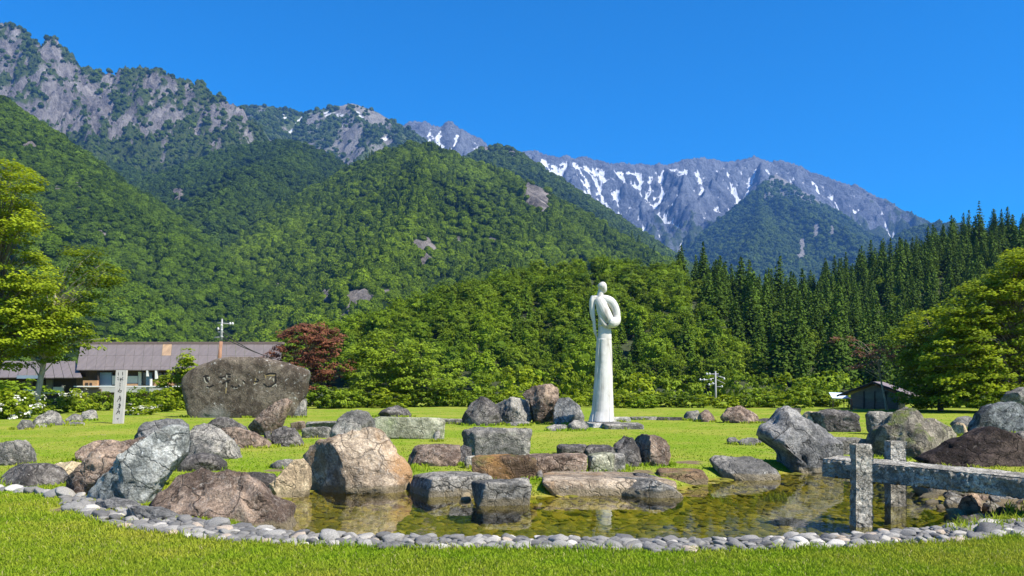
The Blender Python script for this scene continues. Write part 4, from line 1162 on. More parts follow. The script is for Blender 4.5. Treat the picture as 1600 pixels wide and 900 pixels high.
def rock(reg, pts, mat, label, T=None, zg=0.0, yb=None, exp=0.72, rough=0.058, cuts=9, sub=5, seed=None, name='boulder', cat='boulder', lean=0.0, group=None, parent=None, ridge=0.0, low=0.24):
    """boulder whose silhouette follows pts; T = half depth; stands on ground height zg at photo row yb"""
    nrock[0] += 1
    seed = 1000 + nrock[0] if seed is None else seed
    r = np.random.default_rng(seed)
    p = outl(reg, pts)
    if yb is None: yb = p[:, 1].max()
    Df = (H - zg) * F / (yb - HY)
    w = (p[:, 0].max() - p[:, 0].min()) * Df / F; hgt = (p[:, 1].max() - p[:, 1].min()) * Df / F
    if T is None: T = 0.30 * w + 0.22 * hgt
    D = Df + 0.65 * T
    Wp = np.array([[(x - CX) / F * D, H + (HY - y) / F * D] for x, y in p])
    # sink the foot a little so that no light leaks under the stone
    zmin = Wp[:, 1].min()
    foot = Wp[:, 1] < zmin + 0.18 * (Wp[:, 1].max() - zmin)
    Wp[foot, 1] -= 0.06 + 0.10 * hgt
    c = poly_center(Wp)
    if low is not None:                    # swell from near the ground, so the foot is the widest part
        c[1] = Wp[:, 1].min() + low * (Wp[:, 1].max() - Wp[:, 1].min())
        lo_ = Wp[Wp[:, 1] < c[1] + 0.12 * hgt]
        if len(lo_) > 1: c[0] = 0.5 * c[0] + 0.5 * (lo_[:, 0].min() + lo_[:, 0].max()) / 2
    V, Fs = ico(sub)
    th = np.arctan2(V[:, 2], V[:, 0])
    rr = radial(Wp, c, th)
    cph = np.sqrt(np.clip(1 - V[:, 1] ** 2, 0, 1))
    e = exp
    Q = np.stack([rr * cph ** e * np.cos(th), T * np.sign(V[:, 1]) * np.abs(V[:, 1]) ** e, rr * cph ** e * np.sin(th)], -1)
    R0 = np.array([w / 2, T, hgt / 2]) + 1e-6
    R0 = np.array([w / 2, T, max(np.abs(Q[:, 2]).max(), 1e-3)])
    q = Q / R0
    for k in range(cuts):
        n = r.normal(size=3); n[1] = -abs(n[1]) - 0.75; n /= np.linalg.norm(n)
        h0 = r.uniform(0.52, 0.84)
        d = q @ n + 0.05 * fbm(q * 3 + k + seed, 2)
        q = q - np.where(d > h0, (d - h0) * 0.95, 0)[:, None] * n
    Q = q * R0
    sc_ = max(w, hgt)
    nv = Q / sc_ * 3.0 + seed * 3.7
    dirn = Q / (np.linalg.norm(Q, axis=1)[:, None] + 1e-9)
    amp = 1.18 * rough * min(w, hgt * 1.6)
    dsp = amp * (1.0 * fbm(nv, 3) + 0.62 * (ridged(nv * 1.9, 4) - 0.8) * 0.8 + 0.42 * fbm(nv * 6, 4, 2.0, 0.6))
    if ridge:
        st = nv @ np.array([1.0, 0.3, 1.1]) * 1.6
        dsp = dsp + ridge * (0.5 - np.abs(np.sin(st * 2.6 + 2.5 * fbm(nv, 2))))
    Q = Q + dirn * dsp[:, None]
    Q[:, 1] += lean * Q[:, 2]
    org = np.array([c[0], D, max(zg, c[1] - hgt / 2)])
    Q = Q + np.array([c[0], D, c[1]]) - org
    FOOT.append((c[0], D, w / 2, T, zg))
    me = mesh_data(name, Q, Fs, mat, True)
    return link(name, me, parent, org, label, cat, group)

def block(reg, fx0, fx1, yt, yb, mat, label, depth=0.5, zg=0.0, rot=0.0, taper=0.0, rough=0.03, edge=0.10, name='stone_block', cat='stone block', sub=22, parent=None, slant=(0, 0), seed=None, skew=1.0):
    """roughly squared stone: front face spans photo columns fx0..fx1 and rows yt..yb"""
    nrock[0] += 1
    r = np.random.default_rng(2000 + nrock[0] if seed is None else seed)
    ox, oy, s = REG[reg]
    fx0, fx1, yt, yb = ox + fx0 / s, ox + fx1 / s, oy + yt / s, oy + yb / s
    D = (H - zg) * F / (yb - HY)
    w = (fx1 - fx0) * D / F; h = (yb - yt) * D / F
    xc = ((fx0 + fx1) / 2 - CX) / F * D
    V, Fs = cubegrid(sub)
    sunk = 0.10
    ext = np.array([w / 2, depth / 2, (h + sunk) / 2])
    Q = V * ext
    eg = edge * min(w, h + sunk, depth)
    inner = np.clip(Q, -(ext - eg), ext - eg)
    dv = Q - inner
    ln = np.linalg.norm(dv, axis=1)[:, None]
    Q = np.where(ln > 1e-9, inner + dv / np.maximum(ln, 1e-9) * np.minimum(ln, eg), Q)
    qn = Q / ext
    ck = r.normal(0, 1, (8, 3)) * np.array([0.07 * w, 0.08 * depth, 0.09 * h]) * skew
    k8c = 0
    off = np.zeros_like(Q)
    for sx_ in (-1, 1):
        for sy_ in (-1, 1):
            for sz_ in (-1, 1):
                wgt = (1 + sx_ * qn[:, 0]) * (1 + sy_ * qn[:, 1]) * (1 + sz_ * qn[:, 2]) / 8
                off += wgt[:, None] * ck[k8c]; k8c += 1
    Q = Q + off
    for k in range(6):
        n_ = r.normal(size=3); n_[2] = abs(n_[2]); n_ /= np.linalg.norm(n_)
        d_ = (Q / ext) @ n_; h0_ = (np.abs(n_).sum()) * r.uniform(0.80, 0.93)
        Q = Q - np.where(d_ > h0_, (d_ - h0_) * 0.9, 0)[:, None] * n_ * ext
    zt = (Q[:, 2] / ext[2] + 1) / 2
    Q[:, 0] *= 1 - taper * zt
    Q[:, 0] += slant[0] * (zt - 0.5); Q[:, 2] += slant[1] * Q[:, 0] / (w / 2) * zt
    sc_ = max(w, h)
    nv = Q / sc_ * 3.2 + nrock[0] * 5.1
    nd = Q / ext; nd = nd / np.linalg.norm(nd, axis=1)[:, None]
    a = rough * min(w, 2 * h + 0.1)
    Q = Q + nd * (a * (fbm(nv, 3) + 0.5 * (ridged(nv * 2.2, 4) - 0.8) + 0.25 * fbm(nv * 8, 2)))[:, None]
    org = np.array([xc, D + depth / 2, zg])
    Q[:, 2] += (h - sunk) / 2
    me = mesh_data(name, Q, Fs, mat, True)
    FOOT.append((xc, D + depth / 2, w / 2, depth / 2, zg))
    o = link(name, me, parent, org, label, cat)
    o.rotation_euler = (0, 0, R(rot))
    return o

# ---------------------------------------------------------------- carved monument
MON = rock(8, [(115, 520), (120, 462), (160, 410), (230, 370), (320, 335), (420, 318), (530, 315), (640, 328), (740, 350), (850, 382), (905, 398), (921, 425), (905, 480), (893, 550), (830, 640), (790, 690), (700, 702), (400, 702), (180, 706), (150, 670), (128, 600)],
           M['rk_monument'], 'huge rounded dark brown boulder carved with large characters', T=0.62, exp=0.42, rough=0.018, cuts=0, sub=5, low=None, name='monument', cat='monument')
me = MON.data
mv = np.array([v.co[:] for v in me.vertices]) + np.array(MON.location)
bvh = BVHTree.FromPolygons([tuple(v) for v in mv], [tuple(f.vertices) for f in me.polygons])
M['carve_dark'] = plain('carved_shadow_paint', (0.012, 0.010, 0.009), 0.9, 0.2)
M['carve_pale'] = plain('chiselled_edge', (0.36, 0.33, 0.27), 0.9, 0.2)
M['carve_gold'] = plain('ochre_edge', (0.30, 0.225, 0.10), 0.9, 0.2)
cam0 = Vector((0, 0, H))
def on_face(px, py):
    d = (Vector(P(px, py, 40.0)) - cam0).normalized()
    hit = bvh.ray_cast(cam0, d)
    return hit[0] if hit[0] is not None else Vector(P(px, py, 42.5))
def stroke(mb, pts, wpx, D, conv, surf, lift):
    """brush stroke as a thin solid ribbon lying on a surface"""
    q = [conv(*p) for p in pts]
    dense = []
    for a, b in zip(q[:-1], q[1:]):
        for k in range(4): dense.append((a[0] + (b[0] - a[0]) * k / 4, a[1] + (b[1] - a[1]) * k / 4))
    dense.append(q[-1])
    n = len(dense)
    Lp, Rp = [], []
    for i, (x, y) in enumerate(dense):
        a, b = dense[max(0, i - 1)], dense[min(n - 1, i + 1)]
        dx, dy = b[0] - a[0], b[1] - a[1]; L = math.hypot(dx, dy) + 1e-9
        w = wpx / 2 * (0.55 + 0.6 * math.sin(math.pi * (0.12 + 0.76 * i / (n - 1))))
        Lp.append(surf(x - dy / L * w, y + dx / L * w)); Rp.append(surf(x + dy / L * w, y - dx / L * w))
    t_ = Vector((0, -lift, 0))
    V = [v + t_ for pair in zip(Lp, Rp) for v in pair] + [v - t_ * 0.5 for pair in zip(Lp, Rp) for v in pair]
    Fs = []
    m_ = 2 * n
    for i in range(n - 1):
        a = 2 * i
        Fs += [(a, a + 1, a + 3, a + 2), (a, a + 2, a + 2 + m_, a + m_), (a + 1, a + 1 + m_, a + 3 + m_, a + 3)]
    Fs += [(0, m_, m_ + 1, 1), (2 * n - 2, 2 * n - 1, 2 * n - 1 + m_, 2 * n - 2 + m_)]
    mb.add(V, Fs)
zc = lambda x, y: (300 + x / 10.667, 560 + y / 10.667)
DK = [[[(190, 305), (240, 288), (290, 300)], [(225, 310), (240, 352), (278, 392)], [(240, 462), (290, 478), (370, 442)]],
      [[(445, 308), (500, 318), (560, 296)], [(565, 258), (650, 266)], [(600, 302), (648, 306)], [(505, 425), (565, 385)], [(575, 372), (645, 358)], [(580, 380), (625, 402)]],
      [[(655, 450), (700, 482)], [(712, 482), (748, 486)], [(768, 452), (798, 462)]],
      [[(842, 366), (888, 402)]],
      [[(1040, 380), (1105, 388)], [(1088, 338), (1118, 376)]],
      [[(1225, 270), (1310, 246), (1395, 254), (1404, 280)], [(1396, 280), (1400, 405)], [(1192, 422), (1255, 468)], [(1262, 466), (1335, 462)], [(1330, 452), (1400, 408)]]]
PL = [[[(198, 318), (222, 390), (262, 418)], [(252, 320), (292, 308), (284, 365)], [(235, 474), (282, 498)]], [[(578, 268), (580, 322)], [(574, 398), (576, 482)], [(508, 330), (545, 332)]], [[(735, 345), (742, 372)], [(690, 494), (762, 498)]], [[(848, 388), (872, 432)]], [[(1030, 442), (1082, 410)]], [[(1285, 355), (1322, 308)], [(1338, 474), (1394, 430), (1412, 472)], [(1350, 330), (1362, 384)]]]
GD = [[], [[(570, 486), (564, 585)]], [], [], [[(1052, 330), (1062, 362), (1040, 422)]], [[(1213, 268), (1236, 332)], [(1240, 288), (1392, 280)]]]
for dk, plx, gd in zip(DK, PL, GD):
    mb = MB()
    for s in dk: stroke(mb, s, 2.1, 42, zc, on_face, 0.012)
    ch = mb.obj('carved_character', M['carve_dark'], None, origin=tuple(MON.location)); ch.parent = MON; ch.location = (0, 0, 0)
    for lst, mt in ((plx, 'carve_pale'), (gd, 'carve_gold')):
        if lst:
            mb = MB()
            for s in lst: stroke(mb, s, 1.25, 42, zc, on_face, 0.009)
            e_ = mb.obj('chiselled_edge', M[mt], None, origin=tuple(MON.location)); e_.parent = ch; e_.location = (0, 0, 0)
rock(8, [(740, 690), (800, 640), (860, 600), (893, 585), (895, 640), (890, 700), (840, 706), (760, 705)], M['rk_grey'], 'pale prop stone under the overhanging right end of the monument', T=0.45, name='boulder')

# ---------------------------------------------------------------- signpost
D = 35.2
mb = MB()
sx = lambda x, y: (165 + x / 9.0, 570 + y / 9.0)
q = [P(*sx(x, y), D) for x, y in ((95, 850), (235, 850), (292, 76), (145, 74))]
mb.quadprism(q, (0.0, 0.14, 0))
M['pale_wood'] = plain('weathered_pale_wood', (0.45, 0.41, 0.38), 0.85, 0.18, 5, 0.3, stretch=(6, 6, 0.4))
M['ink'] = plain('ink', (0.015, 0.014, 0.016), 0.8, 0.1)
SG = mb.obj('signpost', M['pale_wood'], origin=tuple(P(*sx(165, 835), D)), label='tall pale wooden signpost with vertical black brush lettering on the lawn', cat='signpost')
mb = MB()
for s in [[(178, 105), (180, 150)], [(240, 100), (240, 148)], [(163, 178), (185, 188)], [(168, 206), (188, 212)], [(206, 182), (215, 232)], [(248, 176), (224, 194)], [(234, 208), (250, 216)], [(196, 212), (240, 200)], [(203, 252), (207, 270)], [(203, 278), (205, 306)],
          [(206, 322), (195, 350), (174, 376), (214, 386), (226, 362), (190, 358)], [(202, 432), (186, 480), (160, 522)], [(190, 450), (212, 450), (213, 500), (200, 516)], [(185, 482), (207, 476)], [(178, 562), (206, 555), (210, 580), (180, 588)], [(200, 538), (195, 612)], [(163, 612), (207, 600)],
          [(186, 620), (170, 660), (144, 697)], [(190, 640), (196, 692)], [(168, 668), (202, 655)], [(158, 750), (170, 766), (182, 750)]]:
    stroke(mb, s, 0.8, D, sx, lambda x, y: Vector(P(x, y, D)), 0.006)
lt = mb.obj('lettering', M['ink'], None, origin=tuple(SG.location)); lt.parent = SG; lt.location = (0, 0, 0)

# ---------------------------------------------------------------- statue
m, nt, out = newmat('white_stone'); t = NT(nt)
v = t.objvec()
n1 = t.noise(t.n('ShaderNodeVectorMath', operation='MULTIPLY', inp={0: v, 1: (1, 1, 0.25)}).outputs[0], 3.0, 6, 0.6, 0.4)
n2 = t.noise(v, 22, 5, 0.6)
c = t.ramp(n1, [(0.32, (0.27, 0.245, 0.21)), (0.44, (0.44, 0.42, 0.385)), (0.62, (0.54, 0.525, 0.495))])
t.bsdf(out, c, 0.7, t.bump(t.math('ADD', n1, t.math('MULTIPLY', n2, 0.3)), 0.25, 0.03), 0.3)
M['white_stone'] = m
SD = 33.0
S1 = lambda x, y, d=0.0: P(900 + x / 8.18, 430 + y / 8.18, SD) + np.array([0, d, 0])
S2 = lambda x, y, d=0.0: P(900 + x / 6.21, 530 + y / 6.21, SD) + np.array([0, d, 0])
k8, k6 = SD / F / 8.18, SD / F / 6.21
sb = bmesh.new()
def loft(rings, n=28):
    """rings: (centre, half width, half depth, fold) stacked; closed"""
    vs = []
    for (c, a, b_, fold) in rings:
        ring = []
        for i in range(n):
            an = 2 * math.pi * i / n
            kf = 1 + fold * (0.6 * math.sin(3 * an + 0.6) + 0.4 * math.sin(7 * an + 1.3))
            ring.append(sb.verts.new((c[0] + math.cos(an) * a * kf, c[1] + math.sin(an) * b_ * kf, c[2])))
        vs.append(ring)
    for r0, r1 in zip(vs[:-1], vs[1:]):
        for i in range(n):
            sb.faces.new((r0[i], r0[(i + 1) % n], r1[(i + 1) % n], r1[i]))
    sb.faces.new(vs[0][::-1]); sb.faces.new(vs[-1])
def sweep(path, radii, flat=None, n=14, sub=5):
    pts = [Vector(p) for p in path]
    dense, rad = [], []
    m_ = len(pts)
    for i in range(m_ - 1):
        p0, p1, p2, p3 = pts[max(0, i - 1)], pts[i], pts[i + 1], pts[min(m_ - 1, i + 2)]
        for k in range(sub):
            u = k / sub
            dense.append(0.5 * ((2 * p1) + (p2 - p0) * u + (2 * p0 - 5 * p1 + 4 * p2 - p3) * u * u + (3 * p1 - p0 - 3 * p2 + p3) * u ** 3))
            rad.append(radii[i] + (radii[i + 1] - radii[i]) * u)
    dense.append(pts[-1]); rad.append(radii[-1])
    rings = []
    for i, p in enumerate(dense):
        d = (dense[min(i + 1, len(dense) - 1)] - dense[max(0, i - 1)]).normalized()
        x = d.cross(Vector((0, 1, 0))).normalized(); y = d.cross(x).normalized()
        fl = 1.0 if flat is None else flat
        rings.append([sb.verts.new(p + x * math.cos(2 * math.pi * j / n) * rad[i] + y * math.sin(2 * math.pi * j / n) * rad[i] * fl) for j in range(n)])
    for r0, r1 in zip(rings[:-1], rings[1:]):
        for j in range(n): sb.faces.new((r0[j], r0[(j + 1) % n], r1[(j + 1) % n], r1[j]))
    for rg, rev in ((rings[0], True), (rings[-1], False)):
        c = sb.verts.new(sum((v_.co for v_ in rg), Vector()) / n)
        for j in range(n): sb.faces.new((rg[j], rg[(j + 1) % n], c))
# robe column
rows = [(800, 118, 372), (760, 128, 368), (700, 148, 364), (600, 160, 360), (500, 168, 357), (400, 176, 355), (250, 184, 351), (100, 192, 347), (0, 200, 343)]
rg = [(S2((a + b_) / 2, y), (b_ - a) / 2 * k6, (b_ - a) / 2 * k6 * 0.85, 0.035) for y, a, b_ in rows]
up = [(820, 272, 456), (740, 280, 452), (690, 284, 448), (640, 284, 440), (560, 284, 420), (460, 280, 400), (380, 270, 382), (310, 254, 372), (270, 258, 360), (240, 276, 346)]
rg += [(S1((a + b_) / 2, y), (b_ - a) / 2 * k8, (b_ - a) / 2 * k8 * (0.85 if y > 600 else 0.8), 0.0) for y, a, b_ in up]
loft(rg)
sweep([S1(308, 290), S1(310, 245), S1(318, 205), S1(330, 165)], [50 * k8, 40 * k8, 36 * k8, 42 * k8])                                              # neck
hd = [(352, 232, 10), (362, 212, 26), (350, 190, 44), (340, 165, 56), (334, 140, 60), (336, 115, 52), (340, 95, 34), (342, 84, 14)]
loft([(S1(x, y), w * k8, w * k8 * 1.12, 0.0) for x, y, w in hd], 18)                                                                              # head
sweep([S1(365, 165, -0.02), S1(378, 190, -0.03), S1(370, 222, -0.02)], [14 * k8, 15 * k8, 8 * k8], n=8)                                         # face turned to the right
sweep([S1(300, 300, -0.02), S1(390, 318, -0.03), S1(452, 350, -0.03), S1(502, 430, -0.03), S1(520, 520, -0.06), S1(508, 590, -0.12), S1(455, 610, -0.22), S1(415, 596, -0.24)], [52 * k8, 62 * k8, 60 * k8, 52 * k8, 46 * k8, 58 * k8, 74 * k8, 62 * k8], 0.9)   # outer arm
sweep([S1(278, 300, -0.08), S1(318, 380, -0.16), S1(362, 480, -0.22), S1(405, 560, -0.24), S1(420, 610, -0.22)], [52 * k8, 70 * k8, 72 * k8, 64 * k8, 46 * k8], 0.8)                            # front sleeve
sweep([S1(258, 330, -0.10), S1(278, 450, -0.20), S1(312, 560, -0.25), S1(360, 640, -0.26), S1(420, 668, -0.22), S1(455, 655, -0.18)], [14 * k8, 22 * k8, 26 * k8, 26 * k8, 18 * k8, 10 * k8], 0.8)   # hem of the sleeve
sweep([S1(222, 268, 0.02), S1(204, 330, 0.0), S1(202, 420, 0.0), S1(205, 500, 0.0), S1(212, 590, 0.0)], [26 * k8, 34 * k8, 32 * k8, 26 * k8, 8 * k8], 1.3)                                     # hanging scarf
sweep([S1(235, 270, -0.06), S1(222, 380, -0.08), S1(222, 500, -0.09), S1(230, 620, -0.09), S1(240, 720, -0.08), S1(268, 826, -0.05)], [18 * k8, 19 * k8, 19 * k8, 21 * k8, 20 * k8, 5 * k8], 0.9)
sweep([S1(225, 285, 0.0), S1(260, 290, 0.0), S1(300, 300, 0.0)], [24 * k8, 34 * k8, 40 * k8])
sweep([S1(276, 640, -0.16), S1(325, 640, -0.2)], [9 * k8, 9 * k8], n=8)
org = Vector(P(941, 658, SD))
bmesh.ops.translate(sb, verts=sb.verts, vec=-org)
bmesh.ops.recalc_face_normals(sb, faces=sb.faces)
tm = bpy.data.meshes.new('statue_raw'); sb.to_mesh(tm); sb.free()
tmp = bpy.data.objects.new('statue_raw', tm); COL.objects.link(tmp)
md = tmp.modifiers.new('r', 'REMESH'); md.mode = 'VOXEL'; md.voxel_size = 0.013
ms = tmp.modifiers.new('s', 'SMOOTH'); ms.factor = 0.5; ms.iterations = 4
dg = bpy.context.evaluated_depsgraph_get()
sm = bpy.data.meshes.new_from_object(tmp.evaluated_get(dg))
bpy.data.objects.remove(tmp)
sm.materials.clear(); sm.materials.append(M['white_stone'])
sm.polygons.foreach_set('use_smooth', np.full(len(sm.polygons), True, bool))
# one long fold and chips cut into the robe
co = np.empty(len(sm.vertices) * 3, np.float32); sm.vertices.foreach_get('co', co); co = co.reshape(-1, 3)
cw = co + np.array(org)
pxs = CX + cw[:, 0] / cw[:, 1] * F; pys = HY - (cw[:, 2] - H) / cw[:, 1] * F
front = co[:, 1] < 0
gl_ = np.interp(pys, [530, 560, 592, 600, 640, 656], [938, 936.5, 934.5, 931, 929, 927])
dep = np.exp(-((pxs - gl_) / 1.1) ** 2) * np.interp(pys, [528, 540, 590, 600, 640, 655], [0, 0.05, 0.05, 0.02, 0.03, 0.04]) * front
g2 = np.interp(pys, [620, 656], [953, 951.5]); dep2 = np.exp(-((pxs - g2) / 0.8) ** 2) * np.interp(pys, [618, 630, 656], [0, 0.02, 0.035]) * front
co[:, 1] += dep + dep2
co += 0.010 * fbm(cw * 2.2, 3)[:, None] * (pys > 530)[:, None] * np.array([1, 1, 0])
sm.vertices.foreach_set('co', co.ravel()); sm.name = 'statue'; sm.update()
ST = link('statue', sm, None, tuple(org), 'tall white abstract statue of a robed figure holding a bundle', 'statue')
pl = block(0, 921, 980, 662.0, 668.5, M['rk_granite'], None, depth=2.2, name='plinth_slab', cat=None, skew=0.3, rough=0.02, edge=0.2)
p2_ = block(0, 946, 1007, 663.0, 671, M['rk_grey'], None, depth=1.5, name='plinth_slab', cat=None, skew=0.3, rough=0.02, edge=0.25)
p3_ = block(0, 955, 986, 652.0, 659, M['rk_granite'], None, depth=0.8, name='plinth_slab', cat=None, skew=0.3, rough=0.02, edge=0.2)
for k in (pl, p2_, p3_):
    k.parent = ST; k.location = Vector(k.location) - org

# ---------------------------------------------------------------- farmhouse on the left
M['roof_metal'] = plain('weathered_roof_sheet', (0.155, 0.130, 0.122), 0.6, 0.16, 1.2, 0.15, stretch=(3, 0.4, 0.4))
M['roof_rust'] = plain('rusty_roof_sheet', (0.33, 0.22, 0.13), 0.7, 0.25, 1.2, 0.15, stretch=(3, 0.4, 0.4))
M['dark_wood'] = plain('dark_timber', (0.045, 0.033, 0.026), 0.8, 0.4, 5, 0.3, stretch=(1, 1, 5))
M['warm_wood'] = plain('fresh_timber', (0.42, 0.24, 0.12), 0.7, 0.3, 5, 0.2, stretch=(1, 1, 6))
M['grey_wood'] = plain('grey_timber', (0.16, 0.12, 0.10), 0.85, 0.35, 5, 0.3, stretch=(1, 1, 6))
M['blue_panel'] = plain('blue_grey_panel', (0.20, 0.26, 0.31), 0.5, 0.12, 1.0, 0.05)
M['cream'] = plain('cream_screen', (0.60, 0.56, 0.45), 0.7, 0.1, 2, 0.05)
M['porcelain'] = plain('porcelain', (0.45, 0.45, 0.44), 0.4, 0.1, 2, 0.05)
M['white_paint'] = plain('white_paint', (0.62, 0.61, 0.58), 0.6, 0.08, 2, 0.05)
M['glass_dark'] = plain('dark_window_glass', (0.02, 0.025, 0.03), 0.08, 0.2, 1, 0.0, spec=0.6)
M['olive_wall'] = plain('drab_wall', (0.17, 0.16, 0.13), 0.85, 0.2, 2, 0.1)
M['grey_wall'] = plain('grey_plaster', (0.36, 0.37, 0.38), 0.85, 0.12, 2, 0.1)
base = P(280, 633, 71.5); base[2] = 0
FH = link('farmhouse', None, None, base, 'long farmhouse with brown metal roof behind the signpost and monument', 'house')
def hb(name, mat, px0, px1, py0, py1, D0, D1, parent, root):
    """box spanning photo columns/rows on its front plane D0, reaching back to D1"""
    a, b_ = P(px0, py1, D0), P(px1, py0, D0)
    m_ = MB(); m_.box((a[0], D0, max(a[2], -0.1)), (b_[0], D1, b_[2]))
    o = m_.obj(name, mat, None, origin=tuple(base if root is FH else root.location))
    o.parent = parent
    o.location = (0, 0, 0)
    return o
def slope(root, name, mat, parent, px0e, px1e, pye, De, px0r, px1r, pyr, Dr, t=0.06):
    q = [P(px0e, pye, De), P(px1e, pye, De), P(px1r, pyr, Dr), P(px0r, pyr, Dr)]
    m_ = MB(); m_.quadprism([Vector(v_) for v_ in q], (0, 0, -t))
    o = m_.obj(name, mat, None, origin=tuple(root.location)); o.parent = parent; o.location = (0, 0, 0)
    return o
hb('wall', plain('brown_timber_wall', (0.13, 0.085, 0.055), 0.8, 0.4, 5, 0.3, stretch=(5, 1, 0.6)), 119, 440, 577.5, 634, 70.05, 76.0, FH, FH)
rf = hb('roof', M['dark_wood'], 126, 440, 574.5, 577, 70.3, 76.5, FH, FH)
nP = 22
rnd = random.Random(4)
def lerp(a, b_, u): return a + (b_ - a) * u
for tier, (ye, De, yr, Dr) in enumerate([(577.5, 69.0, 571.8, 69.7), (572.4, 69.6, 554.6, 71.6), (555.2, 71.5, 536, 74.0)]):
    for k in range(nP):
        u0, u1 = k / nP, (k + 1) / nP - 0.0009
        le, re_ = lerp(119.5, 126.5, (577.5 - ye) / 41), 440
        lr, rr_ = lerp(119.5, 126.5, (577.5 - yr) / 41), 440
        rust = tier == 2 and k in (9,) or tier == 1 and k == 9 and False
        o = slope(FH, 'roof_panel', M['roof_rust'] if rust else M['roof_metal'], rf, lerp(le, re_, u0), lerp(le, re_, u1), ye + rnd.uniform(-0.15, 0.15), De, lerp(lr, rr_, u0), lerp(lr, rr_, u1), yr, Dr, 0.07)
slope(FH, 'roof_panel', M['roof_metal'], rf, 126, 441, 536, 78.5, 126, 441, 535.8, 74.1, 0.1)
o = hb('ridge_cap', M['grey_wood'], 125, 441, 534, 537.5, 73.7, 74.5, rf, FH)
for nm, mt, x0, x1, y0, y1, d in [('shutter_panel', 'blue_panel', 154, 174, 582, 603, 71.6), ('paper_screen', 'cream', 175, 181, 587, 601, 71.6), ('paper_screen', 'cream', 196, 215, 587.5, 599, 71.6), ('timber_panel', 'warm_wood', 196, 215, 599, 603, 71.55), ('paper_screen', 'cream', 216, 220.5, 581, 602, 71.6),
                                 ('window', 'glass_dark', 221, 228, 582, 601, 71.8), ('shutter_panel', 'blue_panel', 228, 237, 582, 602, 71.6), ('post', 'white_paint', 228.5, 231, 578.5, 588, 71.0), ('post', 'white_paint', 242, 245, 579, 592, 71.0), ('timber_panel', 'warm_wood', 235, 275, 594, 603, 71.3), ('window', 'glass_dark', 246, 272, 583, 593, 71.8),
                                 ('timber_panel', 'warm_wood', 129.6, 152, 594.5, 606.5, 70.9), ('sill', 'white_paint', 115, 290, 602.8, 604.6, 70.8), ('base_wall', 'grey_wall', 153, 300, 605, 613, 71.4), ('flower_box', 'grey_wood', 121, 157, 607.5, 619.5, 71.2), ('post', 'dark_wood', 152.2, 153.8, 578, 606, 71.2), ('post', 'dark_wood', 181.5, 184, 578, 603, 71.4), ('post', 'dark_wood', 274, 277, 578, 606, 71.2), ('post', 'white_paint', 234, 236, 592, 607, 70.9)]:
    hb(nm, M[mt], x0, x1, y0, y1, d - 2.0, d - 1.75, FH, FH)
for k in range(2):
    hb('timber_label', M['dark_wood'], 133 + k * 7, 137.5 + k * 6, 598, 603.5, 68.86, 68.90, FH, FH)
# annex
base2 = P(70, 633, 70); base2[2] = 0
AN = link('farmhouse_annex', None, None, base2, 'low dark annex with sagging metal roof behind the leaning maple', 'house')
base_keep = base; base = base2
def hb2(name, mat, x0, x1, y0, y1, D0, D1, parent):
    a, b_ = P(x0, y1, D0), P(x1, y0, D0)
    m_ = MB(); m_.box((a[0], D0, max(a[2], -0.1)), (b_[0], D1, b_[2]))
    o = m_.obj(name, mat, None, origin=tuple(base2)); o.parent = parent; o.location = (0, 0, 0); return o
hb2('wall', M['dark_wood'], -40, 118, 586, 634, 70.0, 74.5, AN)
rf2 = hb2('roof', M['dark_wood'], -40, 120, 586, 588.5, 68.6, 74, AN)
for k in range(12):
    u0, u1 = k / 12, (k + 1) / 12 - 0.004
    slope(AN, 'roof_panel', M['roof_metal'], rf2, lerp(-45, 129, u0), lerp(-45, 129, u1), 589.5 + rnd.uniform(-0.3, 0.3), 68.0, lerp(-30, 118, u0), lerp(-30, 118, u1), 564 + rnd.uniform(-0.2, 0.2), 72.5, 0.07)
for nm, mt, x0, x1, y0, y1, d in [('tarp_strip', 'blue_panel', 26, 60, 586.5, 591.5, 67.9), ('screen', 'olive_wall', 20, 33, 600, 607, 69.85), ('screen', 'olive_wall', 35, 50, 596, 609, 69.85), ('screen', 'olive_wall', 60, 68, 595, 614, 69.85), ('screen', 'olive_wall', 72, 82, 593, 614, 69.85), ('window', 'white_paint', 83, 98, 604.5, 613.5, 69.7), ('sill', 'white_paint', 36, 52, 608.5, 611, 69.7), ('sill', 'white_paint', 60, 100, 613.6, 614.8, 69.6)]:
    hb2(nm, M[mt], x0, x1, y0, y1, d, d + 0.2, AN)

# ---------------------------------------------------------------- hut on the right
HD = 58.0
apex = P(1364, 597.5, HD)
hut_o = np.array([apex[0], apex[1], 0.0])
HUT = link('hut', None, None, hut_o, 'small dark gabled hut with purple brown roof behind the lawn', 'house')
HUT.rotation_euler = (0, 0, R(-34))
za = apex[2]; ze = 0.95; hw = 2.5; LN = 4.2
M['hut_roof'] = plain('purple_brown_roof', (0.20, 0.16, 0.155), 0.6, 0.2, 2.5, 0.2)
M['hut_wall'] = plain('dark_hut_wall', (0.17, 0.15, 0.12), 0.85, 0.3, 3, 0.2)
m_ = MB()
fr_ = [(-1.6, 0.45, 0), (1.6, 0.45, 0), (1.6, 0.45, ze + 0.12), (0, 0.45, za - 0.18), (-1.6, 0.45, ze + 0.12)]
m_.add([Vector(v_) for v_ in fr_] + [Vector((x_, LN - 0.4, z_)) for x_, y_, z_ in fr_], [(0, 1, 2, 3, 4), (9, 8, 7, 6, 5), (0, 5, 6, 1), (1, 6, 7, 2), (2, 7, 8, 3), (3, 8, 9, 4), (4, 9, 5, 0)])
m_.obj('wall', M['hut_wall'], HUT)
hr = MB(); hr.box((-0.06, 0.0, za - 0.03), (0.06, LN, za + 0.06)); hro = hr.obj('roof', M['hut_roof'], HUT)
